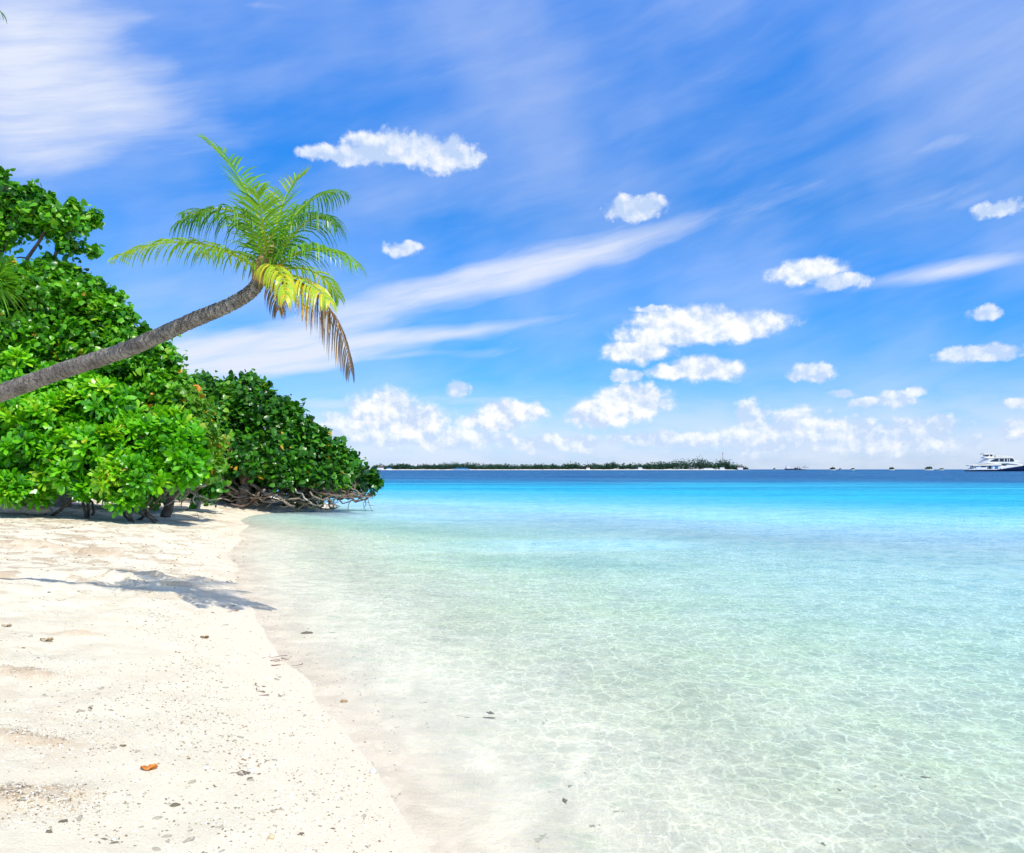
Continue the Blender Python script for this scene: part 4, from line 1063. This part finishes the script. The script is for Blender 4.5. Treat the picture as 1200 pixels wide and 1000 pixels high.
# high streaky cloud
def rot(v, ang):
    rt = wt.new('ShaderNodeVectorRotate', rotation_type='Z_AXIS'); wt.l.new(v, rt.inputs[0]); rt.inputs['Angle'].default_value = -R(ang); return rt.outputs[0]
wz = wt.vm('ADD', S, wt.vm('MULTIPLY', wt.vm('SUBTRACT', wt.noisec(S, .006, 3, .5), (.5, .5, .5)), (90, 26, 0)))
st1 = wt.noise(wt.vm('MULTIPLY', rot(wz, 14), (.0035, .020, 1)), 1.0, 7, .6)
st2 = wt.noise(wt.vm('MULTIPLY', rot(wz, 20), (.006, .028, 1)), 1.0, 5, .5)
CIR = [(20, 40, 250, 190, -20, 1.25), (10, 150, 220, 80, 15, .7), (300, 2, 110, 16, 0, .6), (665, 300, 180, 36, 14, 1.2), (500, 347, 200, 34, 11, 1.25), (320, 400, 230, 46, 5, 1.35), (240, 428, 200, 46, 3, 1.2), (540, 392, 270, 15, 8, .95), (470, 420, 260, 12, 5, .7), (1110, 320, 190, 20, 3, 1.0), (930, 225, 260, 50, 16, .2), (560, 60, 260, 34, 28, .42),
       (1120, 228, 160, 50, 5, .45), (880, 345, 120, 12, 2, .5), (820, 270, 200, 60, 12, .22), (380, 475, 260, 26, 0, .8), (1150, 165, 160, 18, 0, .45), (700, 120, 400, 120, 15, .25), (230, 140, 180, 60, -15, .35), (1000, 490, 400, 14, 0, .4), (600, 465, 300, 10, 2, .5)]
cs = None
for a, b, c, d, an, w_ in CIR:
    e = wt.m('MULTIPLY', wt.m('MAXIMUM', ell(a, b, c, d, an, wz), 0.0), w_)
    cs = e if cs is None else wt.m('ADD', cs, e)
stk = wt.m('ADD', wt.m('MULTIPLY', st1, .6), wt.m('MULTIPLY', st2, .4))
fib = wt.noise(wt.vm('MULTIPLY', rot(wz, 13), (.006, .075, 1)), 1.0, 6, .62)
cir = wt.m('MULTIPLY', wt.sm(wt.m('ADD', cs, wt.m('MULTIPLY', wt.m('SUBTRACT', stk, .5), 2.2)), -.05, 1.45), .95)
cir = wt.m('MULTIPLY', cir, wt.sm(fib, .3, .62, .78, 1.0))
veil = wt.m('ADD', wt.m('MULTIPLY', wt.sm(stk, .30, .85), .25), wt.m('MULTIPLY', wt.sm(wt.noise(S, .004, 3, .5), .35, .65), .20))
hz = wt.sm(el, .0, .20, 1, 0)
hband = wt.m('MULTIPLY', wt.sm(el, .02, .14, 1, 0), wt.sm(wt.noise(wt.vm('MULTIPLY', S, (.5, 1.4, 1)), .02, 6, .6), .34, .62, .62, 1.0))
veil = wt.m('ADD', veil, wt.sm(el, .62, 1.1, 0, .3))  # added veil in the unseen upper sky, whitens the ambient fill
hi = wt.m('MAXIMUM', cir, veil); hi = wt.m('MAXIMUM', hi, wt.m('MULTIPLY', hband, .72))
# tones
tn = wt.ramp(el, [(0, (.28, .35, .55)), (.12, (.20, .315, .49)), (.30, (.21, .345, .50)), (.55, (.53, .575, .73)), (.85, (.52, .44, .36))])  # last stop makes the unseen high sky more neutral for the fill
tn = wt.vm('MULTIPLY', tn, (2.6, 3.1, 3.35))
base = wt.mix(1.0, sky.outputs[0], tn, 'MULTIPLY')
hs = wt.new('ShaderNodeHueSaturation'); hs.inputs['Saturation'].default_value = 1.12; hs.inputs['Value'].default_value = 1.0; wt.l.new(base, hs.inputs['Color'])
K = 1/.12
sk = wt.mix(hi, hs.outputs[0], (.82*K, .87*K, 1.0*K))
ccol = wt.mix(shade, (.60*K, .74*K, .97*K), (1.05*K, 1.06*K, 1.08*K))
sk = wt.mix(wt.m('MULTIPLY', cmask, wt.sm(el, .0, .05, .55, 1)), sk, ccol)
sk = wt.mix(wt.sm(el, -.02, .0, 1, 0), sk, (.25*K, .42*K, .5*K))
bg = wt.new('ShaderNodeBackground'); bg.inputs[1].default_value = .12
wt.l.new(sk, bg.inputs[0]); wt.l.new(bg.outputs[0], wo.inputs[0])

sl = bpy.data.lights.new('sun', 'SUN'); sl.energy = 4.9; sl.angle = R(.5); sl.color = (1, .95, .85)
so = bpy.data.objects.new('sun', sl); COL.objects.link(so)
so.rotation_euler = Vector(SUN).to_track_quat('Z', 'Y').to_euler(); so.location = (20, -20, 60)

# ------------------------------------------------------------------ camera
cam = bpy.data.cameras.new('camera'); co = bpy.data.objects.new('camera', cam); COL.objects.link(co)
co.location = (0, 0, EYE); co.rotation_euler = (R(90), 0, 0)
cam.sensor_width = 36; cam.lens = 36*F/1200; cam.shift_y = 50/1200
cam.clip_start = .05; cam.clip_end = 20000
scene.camera = co
scene.view_settings.view_transform = 'Standard'; scene.view_settings.look = 'None'; scene.view_settings.exposure = 0
scene.cycles.transparent_max_bounces = 12
scene.cycles.use_denoising = True
scene.cycles.max_bounces = 5; scene.cycles.diffuse_bounces = 3; scene.cycles.glossy_bounces = 2
scene.cycles.use_adaptive_sampling = True; scene.cycles.adaptive_threshold = .03
